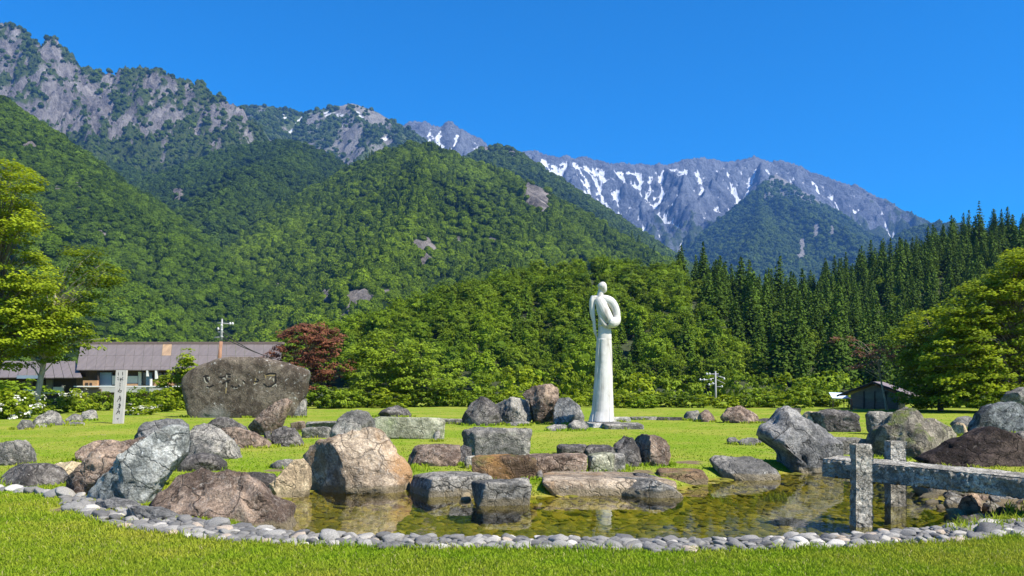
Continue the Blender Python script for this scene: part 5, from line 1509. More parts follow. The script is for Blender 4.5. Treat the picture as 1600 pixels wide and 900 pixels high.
for sgn in (-1, 1):
    for k in range(6):
        y0, y1 = k * LN / 6, (k + 1) * LN / 6 - 0.015
        m_ = MB(); qd = [Vector((sgn * hw, y0, ze)), Vector((sgn * hw, y1, ze)), Vector((0, y1, za)), Vector((0, y0, za))]
        m_.quadprism(qd if sgn > 0 else qd[::-1], (0, 0, 0.07)); m_.obj('roof_panel', M['hut_roof'], hro)
    m_ = MB(); qd = [Vector((sgn * hw, -0.02, ze - 0.07)), Vector((0, -0.02, za - 0.07)), Vector((0, -0.02, za + 0.05)), Vector((sgn * hw, -0.02, ze + 0.05))]
    m_.quadprism(qd, (0, 0.06, 0)); m_.obj('barge_board', M['dark_wood'], HUT)
for x0, x1, z0, z1, mt in [(-0.62, 0.02, 0.78, 1.22, 'olive_wall'), (0.10, 0.72, 0.78, 1.22, 'olive_wall'), (-1.45, -0.72, 0.1, 0.95, 'grey_wood'), (-0.55, 1.5, 0.1, 0.55, 'grey_wood')]:
    m_ = MB(); m_.box((x0, 0.36, z0), (x1, 0.43, z1)); m_.obj('window' if mt == 'olive_wall' else 'timber_panel', M[mt], HUT)
for x_ in (-0.68, 0.06, 0.78):
    m_ = MB(); m_.box((x_ - 0.04, 0.33, 0), (x_ + 0.04, 0.42, 1.3)); m_.obj('post', M['dark_wood'], HUT)
p_ = onplane(1330, 640.5)
m_ = MB(); m_.tube([(0, 0, -0.1), (0.01, 0, 0.4), (-0.02, 0, 0.78)], [0.10, 0.09, 0.08], 8)
M['red_wood'] = plain('reddish_post_wood', (0.22, 0.09, 0.05), 0.8, 0.4, 8, 0.3)
m_.obj('wooden_post', M['red_wood'], None, True, label='short reddish brown wooden post left of the hut', cat='post').location = p_
p_ = onplane(1311, 637)
TR = link('covered_rack', None, None, p_, 'low rack under a pale blue sheet left of the hut', 'rack')
m_ = MB(); m_.quadprism([Vector((-0.7, -0.4, 0.78)), Vector((0.75, -0.4, 0.72)), Vector((0.6, 0.5, 1.15)), Vector((-0.6, 0.5, 1.2))], (0, 0, -0.03)); m_.obj('sheet', plain('pale_blue_sheet', (0.50, 0.60, 0.72), 0.6, 0.15, 3, 0.2), TR)
for x_, y_ in ((-0.6, -0.3), (0.65, -0.3), (-0.55, 0.4), (0.55, 0.4)):
    m_ = MB(); m_.tube([(x_, y_, -0.05), (x_, y_, 0.78)], 0.03, 6); m_.obj('leg', M['dark_wood'], TR)

# ---------------------------------------------------------------- utility poles
M['galv'] = plain('galvanised_metal', (0.30, 0.30, 0.30), 0.5, 0.15, 4, 0.05)
M['pole_wood'] = plain('brown_pole', (0.28, 0.15, 0.09), 0.85, 0.35, 6, 0.3, stretch=(1, 1, 0.2))
M['wire'] = plain('black_cable', (0.02, 0.02, 0.02), 0.6, 0.1)
PD = 60.0
pb = onplane(343, 638.3); pb[1] = PD; pb[0] = (343 - CX) / F * PD; pb[2] = 0
UP = link('utility_pole', None, None, pb, 'wooden utility pole with white crossarms rising behind the carved monument', 'utility pole')
zz = lambda x, y: Vector(P(310 + x / 12.86, 490 + y / 12.86, PD) - pb)
m_ = MB(); m_.tube([Vector((0.0, 0, -0.2)), zz(425, 880), zz(455, 560)], [0.17, 0.15, 0.125], 10); m_.obj('pole', M['pole_wood'], UP, True)
m_ = MB(); m_.tube([zz(455, 565), zz(468, 300), zz(478, 105)], [0.12, 0.09, 0.055], 10); m_.obj('pole_top', M['galv'], UP, True)
for (a, b_, w) in [((385, 190), (705, 212), 0.045), ((390, 370), (500, 375), 0.05), ((320, 482), (500, 470), 0.045)]:
    m_ = MB(); m_.tube([zz(*a), zz(*b_)], w, 6); m_.obj('crossarm', M['galv'], UP, True)
for x_, y_ in ((640, 205), (690, 205), (470, 240), (470, 330), (465, 455), (400, 310)):
    m_ = MB(); c_ = zz(x_, y_); m_.tube([c_ + Vector((0, -0.02, -0.10)), c_ + Vector((0, -0.02, 0)), c_ + Vector((0, -0.02, 0.12))], [0.06, 0.10, 0.05], 8); m_.obj('insulator', M['porcelain'], UP, True)
m_ = MB()
e1 = Vector(P(428, 560, 62) - pb)
for s_, sag in ((zz(490, 375), 0.5), (zz(490, 475), 0.25)):
    m_.tube([s_ + (e1 - s_) * u + Vector((0, 0, -sag * 4 * u * (1 - u) * 0.5)) for u in np.linspace(0, 1, 12)], 0.035, 5)
m_.obj('cable', M['wire'], UP, True)
PD2 = 88.0
pb = np.array([(1118 - CX) / F * PD2, PD2, 0.0])
UP2 = link('utility_pole', None, None, pb, 'grey utility pole with many crossarms in front of the conifers', 'utility pole')
zz = lambda x, y: Vector(P(1080 + x / 15, 570 + y / 15, PD2) - pb)
m_ = MB(); m_.tube([Vector((0, 0, -0.2)), zz(575, 700), zz(568, 150)], [0.13, 0.11, 0.08], 10); m_.obj('pole', M['galv'], UP2, True)
for (a, b_, w) in [((345, 220), (640, 215), 0.05), ((190, 352), (380, 350), 0.06), ((380, 350), (530, 315), 0.04), ((590, 260), (780, 305), 0.05), ((380, 470), (590, 430), 0.05), ((590, 512), (735, 515), 0.05), ((600, 350), (785, 440), 0.03)]:
    m_ = MB(); m_.tube([zz(*a), zz(*b_)], w, 6); m_.obj('crossarm', M['galv'], UP2, True)
for x_, y_ in ((365, 215), (430, 215), (210, 350), (300, 350), (455, 350), (770, 330), (420, 465), (505, 440), (720, 512)):
    m_ = MB(); c_ = zz(x_, y_); m_.tube([c_ + Vector((0, -0.02, -0.12)), c_ + Vector((0, -0.02, 0)), c_ + Vector((0, -0.02, 0.14))], [0.07, 0.12, 0.06], 8); m_.obj('insulator', M['porcelain'], UP2, True)
# ---------------------------------------------------------------- boulders
g, bg_, br, tn, be, dk, sl_, ma, bb, ms_, li, og = (M['rk_' + k] for k in ('grey', 'bluegrey', 'brown', 'tan', 'beige', 'dark', 'slate', 'maroon', 'blueblack', 'moss', 'lichen', 'orange'))
# group at the left end of the pond
rock(1, [(375, 655), (430, 610), (500, 545), (590, 450), (680, 370), (750, 325), (800, 316), (850, 342), (864, 390), (856, 450), (825, 480), (790, 520), (760, 580), (730, 640), (690, 672), (640, 684), (540, 670)], bg_, 'large pale blue grey boulder leaning right at the left pond end', T=0.42, yb=787, rough=0.045, sub=5, cuts=5, lean=0.25, low=None)
rock(1, [(262, 628), (330, 568), (400, 490), (470, 430), (540, 403), (620, 378), (690, 368), (720, 400), (600, 520), (480, 620), (400, 655), (320, 640)], br, 'brown speckled slab leaning behind the pale blue grey boulder', T=0.42, yb=776, rough=0.05, cuts=4, lean=0.2, low=None)
rock(1, [(590, 420), (640, 355), (690, 305), (760, 286), (830, 288), (868, 308), (872, 350), (860, 420), (820, 500), (700, 560), (620, 500)], sl_, 'grey slab peeking over the top of the pale leaning boulder', T=0.40, yb=765, rough=0.04, low=None)
rock(1, [(672, 695), (720, 640), (755, 565), (800, 530), (880, 519), (960, 530), (1020, 551), (1090, 549), (1160, 564), (1215, 600), (1285, 650), (1345, 715), (1378, 785), (1350, 806), (1250, 812), (1100, 802), (950, 775), (820, 745), (740, 720)], br, 'big ribbed dark brown boulder at the left end of the water', T=0.62, yb=827, zg=-0.1, rough=0.05, sub=5, ridge=0.075)
rock(1, [(440, 678), (520, 658), (600, 668), (645, 690), (600, 712), (520, 722), (450, 702)], sl_, 'flat grey stone right in front of the pale leaning boulder', T=0.22, yb=800, exp=0.6, low=None)
rock(1, [(575, 715), (640, 694), (740, 704), (832, 746), (810, 782), (700, 778), (640, 758), (600, 738)], sl_, 'flat grey stone below the ribbed brown boulder on the pebbles', T=0.24, yb=820, zg=-0.03, exp=0.6, low=None)
rock(1, [(376, 440), (390, 412), (430, 392), (500, 379), (570, 379), (600, 392), (560, 430), (480, 470), (420, 490), (386, 480)], br, 'dark brown oval boulder behind the leaning slab', T=0.45, yb=722, rough=0.03, cuts=3)
rock(1, [(-60, 420), (0, 404), (60, 389), (100, 388), (125, 414), (134, 450), (134, 502), (60, 496), (-60, 500)], g, 'grey brown boulder cut by the left photo edge', T=0.45)
rock(1, [(-80, 505), (0, 500), (100, 499), (200, 496), (250, 510), (295, 565), (275, 605), (150, 605), (80, 592), (-80, 570)], dk, 'long low dark slab at the left edge above the pebbles', T=0.45, exp=0.6, rough=0.03)
rock(1, [(238, 502), (320, 487), (382, 494), (375, 535), (300, 575), (258, 545)], be, 'small sandy stone between the dark slab and the leaning slab', T=0.3)
rock(1, [(858, 440), (878, 355), (905, 316), (960, 307), (1020, 324), (1060, 370), (1100, 430), (1137, 458), (1080, 476), (1000, 470), (900, 455)], g, 'pinkish grey pointed boulder right of the pale leaning boulder', T=0.6, rough=0.05, yb=718)
rock(1, [(828, 522), (850, 480), (880, 456), (950, 444), (1010, 454), (1052, 490), (1057, 518), (950, 528)], dk, 'low dark grey dome in front of the pinkish pointed boulder', T=0.42, rough=0.03, cuts=2)
rock(1, [(960, 320), (1030, 278), (1070, 281), (1120, 308), (1165, 346), (1140, 372), (1050, 360), (990, 350)], dk, 'dark angular boulder behind the pinkish pointed boulder', T=0.6)
rock(1, [(1005, 335), (1060, 322), (1110, 322), (1180, 350), (1250, 388), (1275, 412), (1150, 422), (1080, 410), (1040, 365)], br, 'dark sloping slab below the tilted slab by the monument', T=0.5)
rock(1, [(1157, 322), (1220, 263), (1300, 200), (1345, 188), (1368, 204), (1352, 250), (1322, 308), (1292, 348), (1250, 360), (1200, 346)], br, 'tilted flat slab pointing up in front of the monument', T=0.30, yb=680, rough=0.025, cuts=3, exp=0.5, low=None)
rock(1, [(1232, 380), (1235, 345), (1262, 340), (1272, 384), (1250, 392)], dk, 'tiny dark stone propping the tilted slab', T=0.2)
rock(1, [(1273, 380), (1283, 340), (1330, 321), (1372, 330), (1402, 365), (1414, 404), (1360, 414), (1300, 410)], dk, 'dark rounded boulder right of the tilted slab', T=0.45)
block(1, 1360, 1417, 300, 346, br, 'small brown block between the tilted slab and the grey blocks', depth=0.6)
block(2, 228, 372, 238, 270, g, 'grey flat block lying on another block left of the tan boulder', depth=0.8, rough=0.035)
block(2, 226, 340, 270, 313, g, 'lower grey block beside the tan boulder', depth=0.8, rough=0.05, edge=0.25)
for pts, lb in (([(62, 332), (100, 291), (132, 290), (163, 322), (130, 334)], 'small pale grey rock, leftmost of the row by the shrubs'), ([(148, 308), (190, 272), (230, 242), (262, 256), (302, 308), (220, 314)], 'pointed grey rock in the row by the shrubs'), ([(297, 296), (340, 256), (372, 268), (388, 296), (340, 302)], 'low pale rock between the pointed and the round grey rock'), ([(368, 290), (372, 262), (400, 239), (440, 244), (457, 284), (400, 292)], 'round grey rock at the right end of the row by the shrubs'),
                ([(150, 322), (180, 309), (222, 310), (220, 324)], 'flat little stone before the pointed grey rock'), ([(300, 308), (340, 296), (392, 300), (395, 314), (330, 316)], 'flat dark stone before the round grey rock')):
    rock(1, pts, g, lb, sub=3)
rock(1, [(1058, 555), (1120, 540), (1200, 534), (1270, 547), (1297, 572), (1284, 612), (1240, 620), (1150, 605), (1080, 590)], dk, 'low dark stone between ribbed boulder and beige pointed stone', T=0.35, yb=763, exp=0.62)
rock(1, [(1250, 625), (1290, 580), (1330, 530), (1380, 480), (1420, 473), (1442, 520), (1446, 600), (1434, 648), (1350, 664), (1290, 662)], be, 'beige triangular stone at the water left of the tan boulder', T=0.35, zg=-0.15, yb=778)
rock(1, [(1258, 497), (1300, 480), (1370, 469), (1392, 476), (1370, 510), (1300, 516)], g, 'small flat grey stone on grass left of the tan boulder', T=0.2, sub=3)
# tan boulder group
rock(2, [(218, 405), (250, 350), (290, 320), (350, 310), (420, 290), (470, 278), (540, 252), (592, 288), (642, 350), (682, 410), (718, 470), (718, 500), (700, 552), (540, 582), (400, 574), (300, 574), (243, 560), (232, 470)], tn, 'largest tan boulder with rusty stains standing in the pond', T=0.75, zg=-0.15, yb=770, rough=0.045, sub=5, cuts=6, exp=0.92)
rock(2, [(328, 320), (360, 258), (400, 204), (470, 182), (520, 194), (545, 230), (560, 280), (500, 330), (420, 340)], g, 'grey brown boulder behind the top of the tan boulder', T=0.6, yb=702, rough=0.04)
rock(2, [(548, 212), (600, 180), (660, 161), (712, 180), (740, 214), (640, 222)], dk, 'low dark dome boulder on the grass behind the lichened block', T=0.9, yb=651.5)
block(2, 552, 868, 216, 318, li, 'long squared pale block covered with lichen', depth=1.0, rough=0.018, edge=0.07)
rock(2, [(822, 330), (832, 288), (862, 272), (866, 326)], g, 'small grey stone at the right end of the lichened block', T=0.2, sub=3)
rock(2, [(703, 375), (728, 350), (860, 342), (952, 350), (958, 400), (935, 444), (780, 446), (703, 434)], br, 'brown squared boulder with orange patch above the stepping slab', T=0.5, exp=0.55, rough=0.04)
# stepping stones and blocks by the water
block(2, 760, 1060, 499, 592, g, 'broad flat slab with dark left side at the water edge', depth=1.0, zg=-0.15, rot=24, rough=0.03, edge=0.12)
block(3, 92, 352, 272, 408, g, 'pitted grey boulder block with a flat top above the steps', depth=0.7, rot=18, rough=0.06, edge=0.12, taper=-0.05)
rock(3, [(30, 430), (38, 370), (70, 345), (110, 360), (110, 420), (80, 440)], dk, 'dark stone in the shadow left of the pitted block', T=0.3, sub=3)
block(3, 80, 128, 402, 456, g, 'small grey stone wedged under the pitted block', depth=0.35, rough=0.05, edge=0.25, sub=10)
block(3, 125, 415, 408, 512, og, 'squared block with bright rusty orange front above the water', depth=0.6, zg=0.0, rot=13, rough=0.055, edge=0.1)
block(3, 372, 648, 394, 484, br, 'long dark brown block right behind the orange block', depth=0.6, rot=5, rough=0.04, edge=0.12)
block(3, 526, 655, 354, 396, dk, 'dark low block behind the rusty block', depth=0.8, rough=0.05, edge=0.22)
block(3, 655, 788, 356, 402, dk, 'dark rounded block left of the dark boulder pair', depth=0.7, rough=0.06, edge=0.3)
block(3, 672, 765, 394, 476, li, 'grey green cube shaped block on the lawn edge', depth=0.5, rot=4, rough=0.04, edge=0.15)
block(3, 762, 838, 392, 474, g, 'narrow grey block touching the grey green cube', depth=0.5, rot=-6, rough=0.05, edge=0.2)
rock(3, [(778, 352), (830, 304), (872, 320), (905, 380), (895, 446), (840, 450), (800, 410)], dk, 'dark angular boulder, left one of the pair on the lawn edge', T=0.5)
rock(3, [(862, 312), (920, 297), (1000, 314), (1032, 340), (1034, 390), (1012, 434), (920, 446), (893, 400)], br, 'light topped brown boulder, right one of the pair on the lawn edge', T=0.5, exp=0.6)
block(3, 118, 388, 522, 632, g, 'front grey block standing in the water before the steps', depth=0.6, zg=-0.15, rot=10, rough=0.03, edge=0.13)
rock(3, [(50, 600), (70, 572), (105, 570), (110, 600), (80, 606)], be, 'small pale stone at the water between slab and front block', T=0.15, zg=-0.15, sub=3)
block(3, 396, 1070, 524, 592, tn, 'long low tan ledge reaching into the middle of the pond', depth=1.7, zg=-0.15, rot=2, rough=0.02, edge=0.3, sub=28)
rock(3, [(640, 520), (720, 495), (860, 505), (960, 508), (1040, 535), (1090, 572), (1085, 600), (960, 590), (760, 580)], g, 'grey rounded end of the long ledge in the pond', T=0.5, zg=-0.15, yb=778, exp=0.5, rough=0.03)
rock(3, [(410, 500), (425, 460), (440, 458), (446, 495), (440, 510)], dk, 'thin dark upright stone beside the orange block', T=0.12, sub=3)
block(4, -60, 172, 470, 528, og, 'flat rusty brown slab on the far shore of the pond', depth=0.7, zg=-0.12, rot=-2, rough=0.03, edge=0.2)
rock(3, [(845, 480), (900, 475), (1000, 500), (1010, 520), (960, 510), (890, 495)], dk, 'dark thin stone at the left tip of the rusty shore slab', T=0.3, sub=3)
# group left of the statue
rock(3, [(62, 225), (100, 160), (150, 118), (190, 128), (232, 170), (244, 215), (238, 250), (150, 256), (90, 248)], dk, 'dark triangular boulder, leftmost in the cluster beside the statue', T=0.9, rough=0.03)
rock(3, [(218, 158), (260, 140), (310, 124), (390, 140), (404, 190), (404, 242), (330, 250), (228, 250), (238, 200)], g, 'rugged grey boulder with hollows in the cluster beside the statue', T=0.8, rough=0.07)
rock(3, [(348, 112), (400, 74), (480, 62), (522, 84), (514, 150), (494, 235), (440, 246), (402, 226), (385, 150)], tn if False else br, 'tallest top heavy brown boulder of the cluster beside the statue', T=0.75, rough=0.04, low=None)
rock(3, [(493, 246), (498, 165), (518, 122), (570, 124), (612, 160), (638, 215), (630, 246), (560, 250)], sl_, 'smooth slate grey boulder nearest to the statue', T=0.6, rough=0.02, cuts=3)
rock(3, [(558, 256), (600, 227), (642, 234), (664, 262), (622, 278), (578, 278)], g, 'small angular stone at the foot of the statue', T=0.4, sub=3)
rock(3, [(456, 262), (500, 250), (556, 250), (562, 276), (465, 280)], g, 'small flat stone left of the statue foot', T=0.4, sub=3)
rock(3, [(265, 248), (300, 236), (380, 236), (390, 250), (300, 256)], g, 'flat stone before the rugged boulder of the cluster', T=0.4, sub=3)
block(3, -60, 112, 226, 248, g, 'low kerb stone on the lawn left of the boulder cluster', depth=0.5, rough=0.03)
block(3, 862, 985, 214, 229, g, 'low kerb stone on the lawn right of the statue', depth=0.5, rough=0.03)
block(3, 990, 1108, 215, 231, dk, 'dark low kerb stone left of the twin round boulders', depth=0.5, rough=0.03)
# right half of the lawn
rock(4, [(52, 225), (68, 192), (120, 184), (134, 196), (120, 232), (62, 232)], g, 'rounded grey boulder, left of the twin boulders on the lawn', T=0.6, sub=3)
rock(4, [(126, 205), (165, 179), (205, 188), (214, 218), (160, 238), (130, 232)], br, 'rounded brown boulder, right of the twin boulders on the lawn', T=0.6, sub=3)
rock(4, [(106, 222), (130, 202), (156, 206), (162, 236), (112, 237)], be, 'small tan stone in front of the twin boulders', T=0.3, sub=3)
rock(4, [(232, 215), (270, 174), (330, 164), (366, 180), (402, 222), (398, 244), (260, 244)], br, 'brown dome boulder on the lawn left of the big slate boulder', T=0.8)
rock(4, [(398, 228), (440, 220), (484, 222), (482, 244), (410, 244)], dk, 'flat dark stone beside the brown dome boulder', T=0.5, sub=3)
rock(4, [(403, 285), (430, 255), (460, 249), (510, 194), (560, 172), (602, 185), (680, 258), (740, 308), (788, 350), (794, 390), (772, 440), (765, 474), (640, 478), (540, 466), (522, 400), (500, 350), (440, 318), (408, 310)], sl_, 'big dark slate boulder with a pointed top at the pond', T=0.75, zg=-0.12, yb=737, rough=0.05, sub=5, cuts=6)
rock(4, [(600, 200), (640, 188), (682, 194), (694, 275), (650, 285), (610, 250)], be, 'tan boulder peeking out behind the big slate boulder', T=0.5, yb=673)
block(4, 500, 600, 176, 210, dk, 'dark block behind the tip of the big slate boulder', depth=0.6, zg=0.0)
block(4, 684, 886, 188, 284, dk, 'dark squared boulder block right of the big slate boulder', depth=1.1, rough=0.06, edge=0.18, taper=0.12)
block(4, 758, 930, 323, 390, g, 'low grey block half hidden behind the front bridge post', depth=0.6, rough=0.03)
rock(4, [(256, 322), (275, 310), (304, 310), (314, 335), (280, 344)], g, 'small flat stone, left one of two on the grass', T=0.22, sub=3)
rock(4, [(308, 332), (330, 318), (370, 311), (422, 320), (404, 342), (320, 348)], g, 'small flat stone, right one of two on the grass', T=0.25, sub=3)
rock(4, [(193, 422), (220, 399), (300, 396), (400, 397), (452, 420), (494, 482), (488, 504), (400, 508), (290, 516), (250, 508), (213, 455)], tn if False else g, 'broad flat topped grey boulder on the far pond shore', T=0.6, zg=-0.14, yb=750, exp=0.55, rough=0.045)
rock(5, [(233, 205), (250, 189), (360, 194), (350, 240), (310, 285), (268, 305), (243, 272)], g, 'grey wedge boulder left of the mossy boulder', T=0.6, yb=680)
rock(5, [(263, 340), (300, 268), (330, 230), (370, 194), (430, 179), (480, 200), (492, 226), (570, 230), (640, 268), (675, 312), (600, 360), (480, 418), (400, 414), (330, 408), (268, 398)], ms_, 'large mossy grey boulder behind the stone bridge', T=0.9, yb=717, rough=0.06, sub=5)
rock(5, [(465, 418), (540, 380), (600, 360), (620, 335), (700, 300), (780, 260), (802, 261), (900, 288), (948, 330), (950, 392), (925, 438), (860, 454), (760, 448), (600, 438)], ma, 'dark maroon boulder right behind the stone bridge', T=0.7, yb=730, rough=0.05, sub=5)
rock(5, [(713, 278), (750, 210), (800, 164), (870, 146), (960, 158), (1040, 190), (1050, 280), (900, 300), (800, 280)], bb, 'blue black boulder at the right edge behind the maroon boulder', T=0.8, yb=677, rough=0.05)
rock(5, [(862, 135), (900, 95), (960, 80), (1040, 90), (1060, 160), (960, 175), (890, 158)], g, 'grey boulder topmost at the right photo edge', T=0.8, yb=654 - 4)
rock(5, [(627, 248), (670, 209), (712, 209), (738, 236), (724, 270), (660, 272)], g, 'small grey boulder between mossy and blue black boulders', T=0.5, sub=3)
rock(5, [(622, 270), (650, 239), (690, 252), (708, 292), (670, 304)], be, 'small tan stone in front of the small grey boulder', T=0.3, sub=3)
rock(5, [(903, 294), (960, 284), (1030, 300), (1030, 350), (920, 348)], dk, 'dark grey stone at the right edge beside the maroon boulder', T=0.4)
# rocks on the bank under and behind the bridge
rock(5, [(455, 545), (475, 518), (560, 514), (650, 525), (668, 560), (600, 580), (500, 575)], g, 'dark brown bank rock seen under the bridge', T=0.4, zg=-0.1, yb=772, sub=3)
rb = random.Random(11)
BANK = [((805, 590), (835, 560), (890, 570), (930, 600), (900, 625), (840, 615)), ((660, 640), (690, 585), (740, 570), (770, 600), (740, 660), (690, 665)), ((590, 625), (600, 598), (650, 585), (690, 600), (680, 630), (620, 640)), ((590, 650), (640, 640), (700, 650), (690, 675), (620, 668)),
        ((770, 640), (800, 610), (850, 625), (860, 655), (800, 665)), ((850, 660), (890, 640), (950, 650), (960, 680), (880, 690)), ((700, 680), (760, 665), (800, 680), (780, 705), (720, 705)), ((730, 600), (760, 580), (800, 590), (790, 615), (750, 620)), ((920, 620), (960, 600), (1010, 610), (1010, 650), (940, 650)), ((640, 690), (690, 675), (720, 700), (680, 715))]
for k, pts in enumerate(BANK):
    rock(5, pts, [g, br, g, be, g, dk, g, br, g, dk][k], 'jumbled stone on the worn bank under the right end of the bridge', zg=-0.08, sub=3, name='bank_stone', cat='stone', group='jumbled stones on the right bank')

rq = np.random.default_rng(61)
RUB = []
for k in range(10): 
    V, Fs = ico(3); V = V * (1 + 0.35 * fbm(V * 1.3 + k * 9, 3))[:, None]
    for j in range(6):
        n = rq.normal(size=3); n /= np.linalg.norm(n); d = V @ n; V = V - np.where(d > 0.6, (d - 0.6) * 0.9, 0)[:, None] * n
    RUB.append(V)
spots = []
while len(spots) < 46:
    px_, py_ = rq.uniform(1445, 1640), rq.uniform(752, 812)
    q = onplane(px_, py_, -0.05)
    if not in_poly(np.array([q[0]]), np.array([q[1]]), BARE[0])[0]: continue
    s_ = 0.09 * rq.lognormal(0, 0.45)
    if any((q[0] - a) ** 2 + (q[1] - b_) ** 2 < (0.8 * (s_ + c_)) ** 2 for a, b_, c_ in spots): continue
    spots.append((q[0], q[1], s_))
for k, (x_, y_, s_) in enumerate(spots):
    z_ = float(ground_z(np.array([x_]), np.array([y_]))[0])
    o = link('bank_stone', mesh_data('bank_stone', RUB[k % 10], ico(3)[1], [g, ms_, br, dk, be, g, ms_][k % 7], True), None, (x_, y_, z_ + s_ * 0.15), 'jumbled stone on the worn bank under the right end of the bridge', 'stone', 'jumbled stones on the right bank')
    o.scale = (s_ * rq.uniform(1.0, 1.6), s_, s_ * rq.uniform(0.5, 0.8)); o.rotation_euler = (rq.normal() * 0.2, rq.normal() * 0.2, rq.uniform(0, 6.3))
# ---------------------------------------------------------------- stone bridge
M['rough_granite'] = rockmat('rough_hewn_granite', (0.17, 0.165, 0.155), (0.42, 0.41, 0.39), None, 0, 0.4, (0.55, 0.54, 0.52), scale=2.2, bump=1.0, wet=False)
def hewn(name, a, b_, wid, hgt, nl, seed, parent, top_flat=0.25, amp=0.05, origin=None):
    """rough hewn stone bar from a to b_ (centre line at its top), facets chiselled in"""
    a, b_ = np.array(a, float), np.array(b_, float)
    L = np.linalg.norm(b_ - a); d = (b_ - a) / L
    up_ = np.array([0, 0, 1.0]); side_ = np.cross(d, up_) if abs(d[2]) < 0.9 else np.array([0, -1.0, 0])
    side_ /= np.linalg.norm(side_); up_ = np.cross(side_, d)
    n1, n2, n3 = nl, max(4, int(wid / L * nl * 1.0)), max(6, int(hgt / L * nl))
    V, Fs = [], []
    def face(o, u, v_, nu, nv):
        base_i = sum(len(q) for q in V)
        uu, vv = np.meshgrid(np.linspace(0, 1, nu + 1), np.linspace(0, 1, nv + 1))
        V.append(o + uu.reshape(-1, 1) * u + vv.reshape(-1, 1) * v_)
        i = np.arange((nu + 1) * (nv + 1)).reshape(nv + 1, nu + 1) + base_i
        Fs.append(np.stack([i[:-1, :-1], i[:-1, 1:], i[1:, 1:], i[1:, :-1]], -1).reshape(-1, 4))
    o0 = a - side_ * wid / 2 - up_ * hgt
    U, S_, W = d * L, side_ * wid, up_ * hgt
    face(o0 + S_, U, W, n1, n3); face(o0 + U, -U, W, n1, n3)
    face(o0 + W, U, S_, n1, n2) ; face(o0 + S_, U, -S_, n1, n2)
    face(o0, S_, W, n2, n3); face(o0 + U + S_, -S_, W, n2, n3)
    Fs = np.concatenate(Fs); V = np.concatenate(V)
    # weld edges
    key = np.round(V, 5); _, first, inv = np.unique(key, axis=0, return_index=True, return_inverse=True)
    V = V[first]; Fs = inv.ravel()[Fs]
    rel = V - (a + b_) / 2 + up_ * hgt / 2
    nd = np.stack([rel @ d / (L / 2), rel @ side_ / (wid / 2), rel @ up_ / (hgt / 2)], -1)
    nn = np.sign(nd) * np.clip(np.abs(nd) - 0.93, 0, 1)
    nn = nn / (np.linalg.norm(nn, axis=1)[:, None] + 1e-9)
    wd = nn[:, :1] * d + nn[:, 1:2] * side_ + nn[:, 2:3] * up_
    topness = np.clip(nn[:, 2], 0, 1)
    k = ridged(V * 15 + seed, 3) * 0.75 + fbm(V * 5 + seed, 3) * 0.5 - 0.5
    V = V + wd * (amp * k * (1 - (1 - top_flat) * topness))[:, None]
    if origin is not None: V = V - np.array(origin)
    return link(name, mesh_data(name, V, Fs, M['rough_granite'], True), parent)
pA, pB = P(1312, 717.5, 11.35), P(1730, 757, 9.35)
BR = link('stone_bridge', None, None, (float(pA[0]), float(pA[1]), WATER_Z), 'rough granite slab bridge crossing the pond corner at the right', 'bridge')
bo = tuple(BR.location)
hewn('beam', pA + np.array([0.02, 0.31, 0]), pB + np.array([0, 0.31, 0]), 0.66, 0.235, 230, 3, BR, amp=0.042, origin=bo)
fp = onplane(1351.5, 824, WATER_Z)
hewn('post', (fp[0] - 0.10, fp[1] + 0.1, -0.45), (fp[0] - 0.10, fp[1] + 0.101, 0.875), 0.17, 0.20, 90, 5, BR, 1.0, 0.022, origin=bo)
rp = np.array([(1400 - CX) / F * 11.82, 11.82, 0])
hewn('post', (rp[0] - 0.12, rp[1], -0.45), (rp[0] - 0.12, rp[1] + 0.001, 0.80), 0.20, 0.22, 90, 8, BR, 1.0, 0.018, origin=bo)

ab = pB + (pA - pB) * 0.06
hewn('abutment', (ab[0] - 0.2, ab[1] + 0.25, -0.35), (ab[0] - 0.2, ab[1] + 0.251, ab[2] - 0.19), 0.5, 0.36, 50, 12, BR, 1.0, 0.03, origin=bo)

# ---------------------------------------------------------------- pebble edging
inner = [(104, 780), (150, 792), (230, 808), (330, 829), (450, 843), (600, 849), (800, 852), (1000, 855), (1200, 852), (1300, 848), (1400, 840), (1500, 833), (1600, 822), (1680, 814)]
outer = [(96, 790), (130, 810), (200, 831), (300, 845), (420, 856), (600, 861), (800, 863), (1000, 867), (1200, 865), (1300, 862), (1400, 856), (1500, 850), (1600, 842), (1680, 835)]
I3 = np.array([onplane(x, y, -0.07)[:2] for x, y in inner]); O3 = np.array([onplane(x, y, -0.02)[:2] for x, y in outer])
r = np.random.default_rng(31)
cumL = np.concatenate([[0], np.cumsum(np.linalg.norm(np.diff((I3 + O3) / 2, axis=0), axis=1))])
def band(u, v_):
    i = np.array([np.interp(u, cumL, I3[:, k]) for k in (0, 1)]); o_ = np.array([np.interp(u, cumL, O3[:, k]) for k in (0, 1)])
    return i + (o_ - i) * v_
pts, sizes = [], []
tries = 0
while tries < 26000:
    tries += 1
    s = 0.060 * r.lognormal(0, 0.30) if tries < 16000 else 0.042 * r.lognormal(0, 0.15)
    q = band(r.uniform(0, cumL[-1]), r.uniform(0.0, 1.0))
    if all((q[0] - p[0]) ** 2 * 0.75 + (q[1] - p[1]) ** 2 * 1.25 > (0.80 * (s + s2)) ** 2 for p, s2 in zip(pts, sizes)):
        pts.append(q); sizes.append(s)
for x, y in [(8, 768), (22, 768), (36, 770), (50, 771.5), (64, 772.5), (78, 773.5), (-6, 767), (90, 776), (105, 777)]:
    pts.append(onplane(x, y, 0.0)[:2]); sizes.append(0.10 if x < 90 else 0.15)
print('pebbles', len(pts))
m, nt, out = newmat('river_pebble'); t = NT(nt)
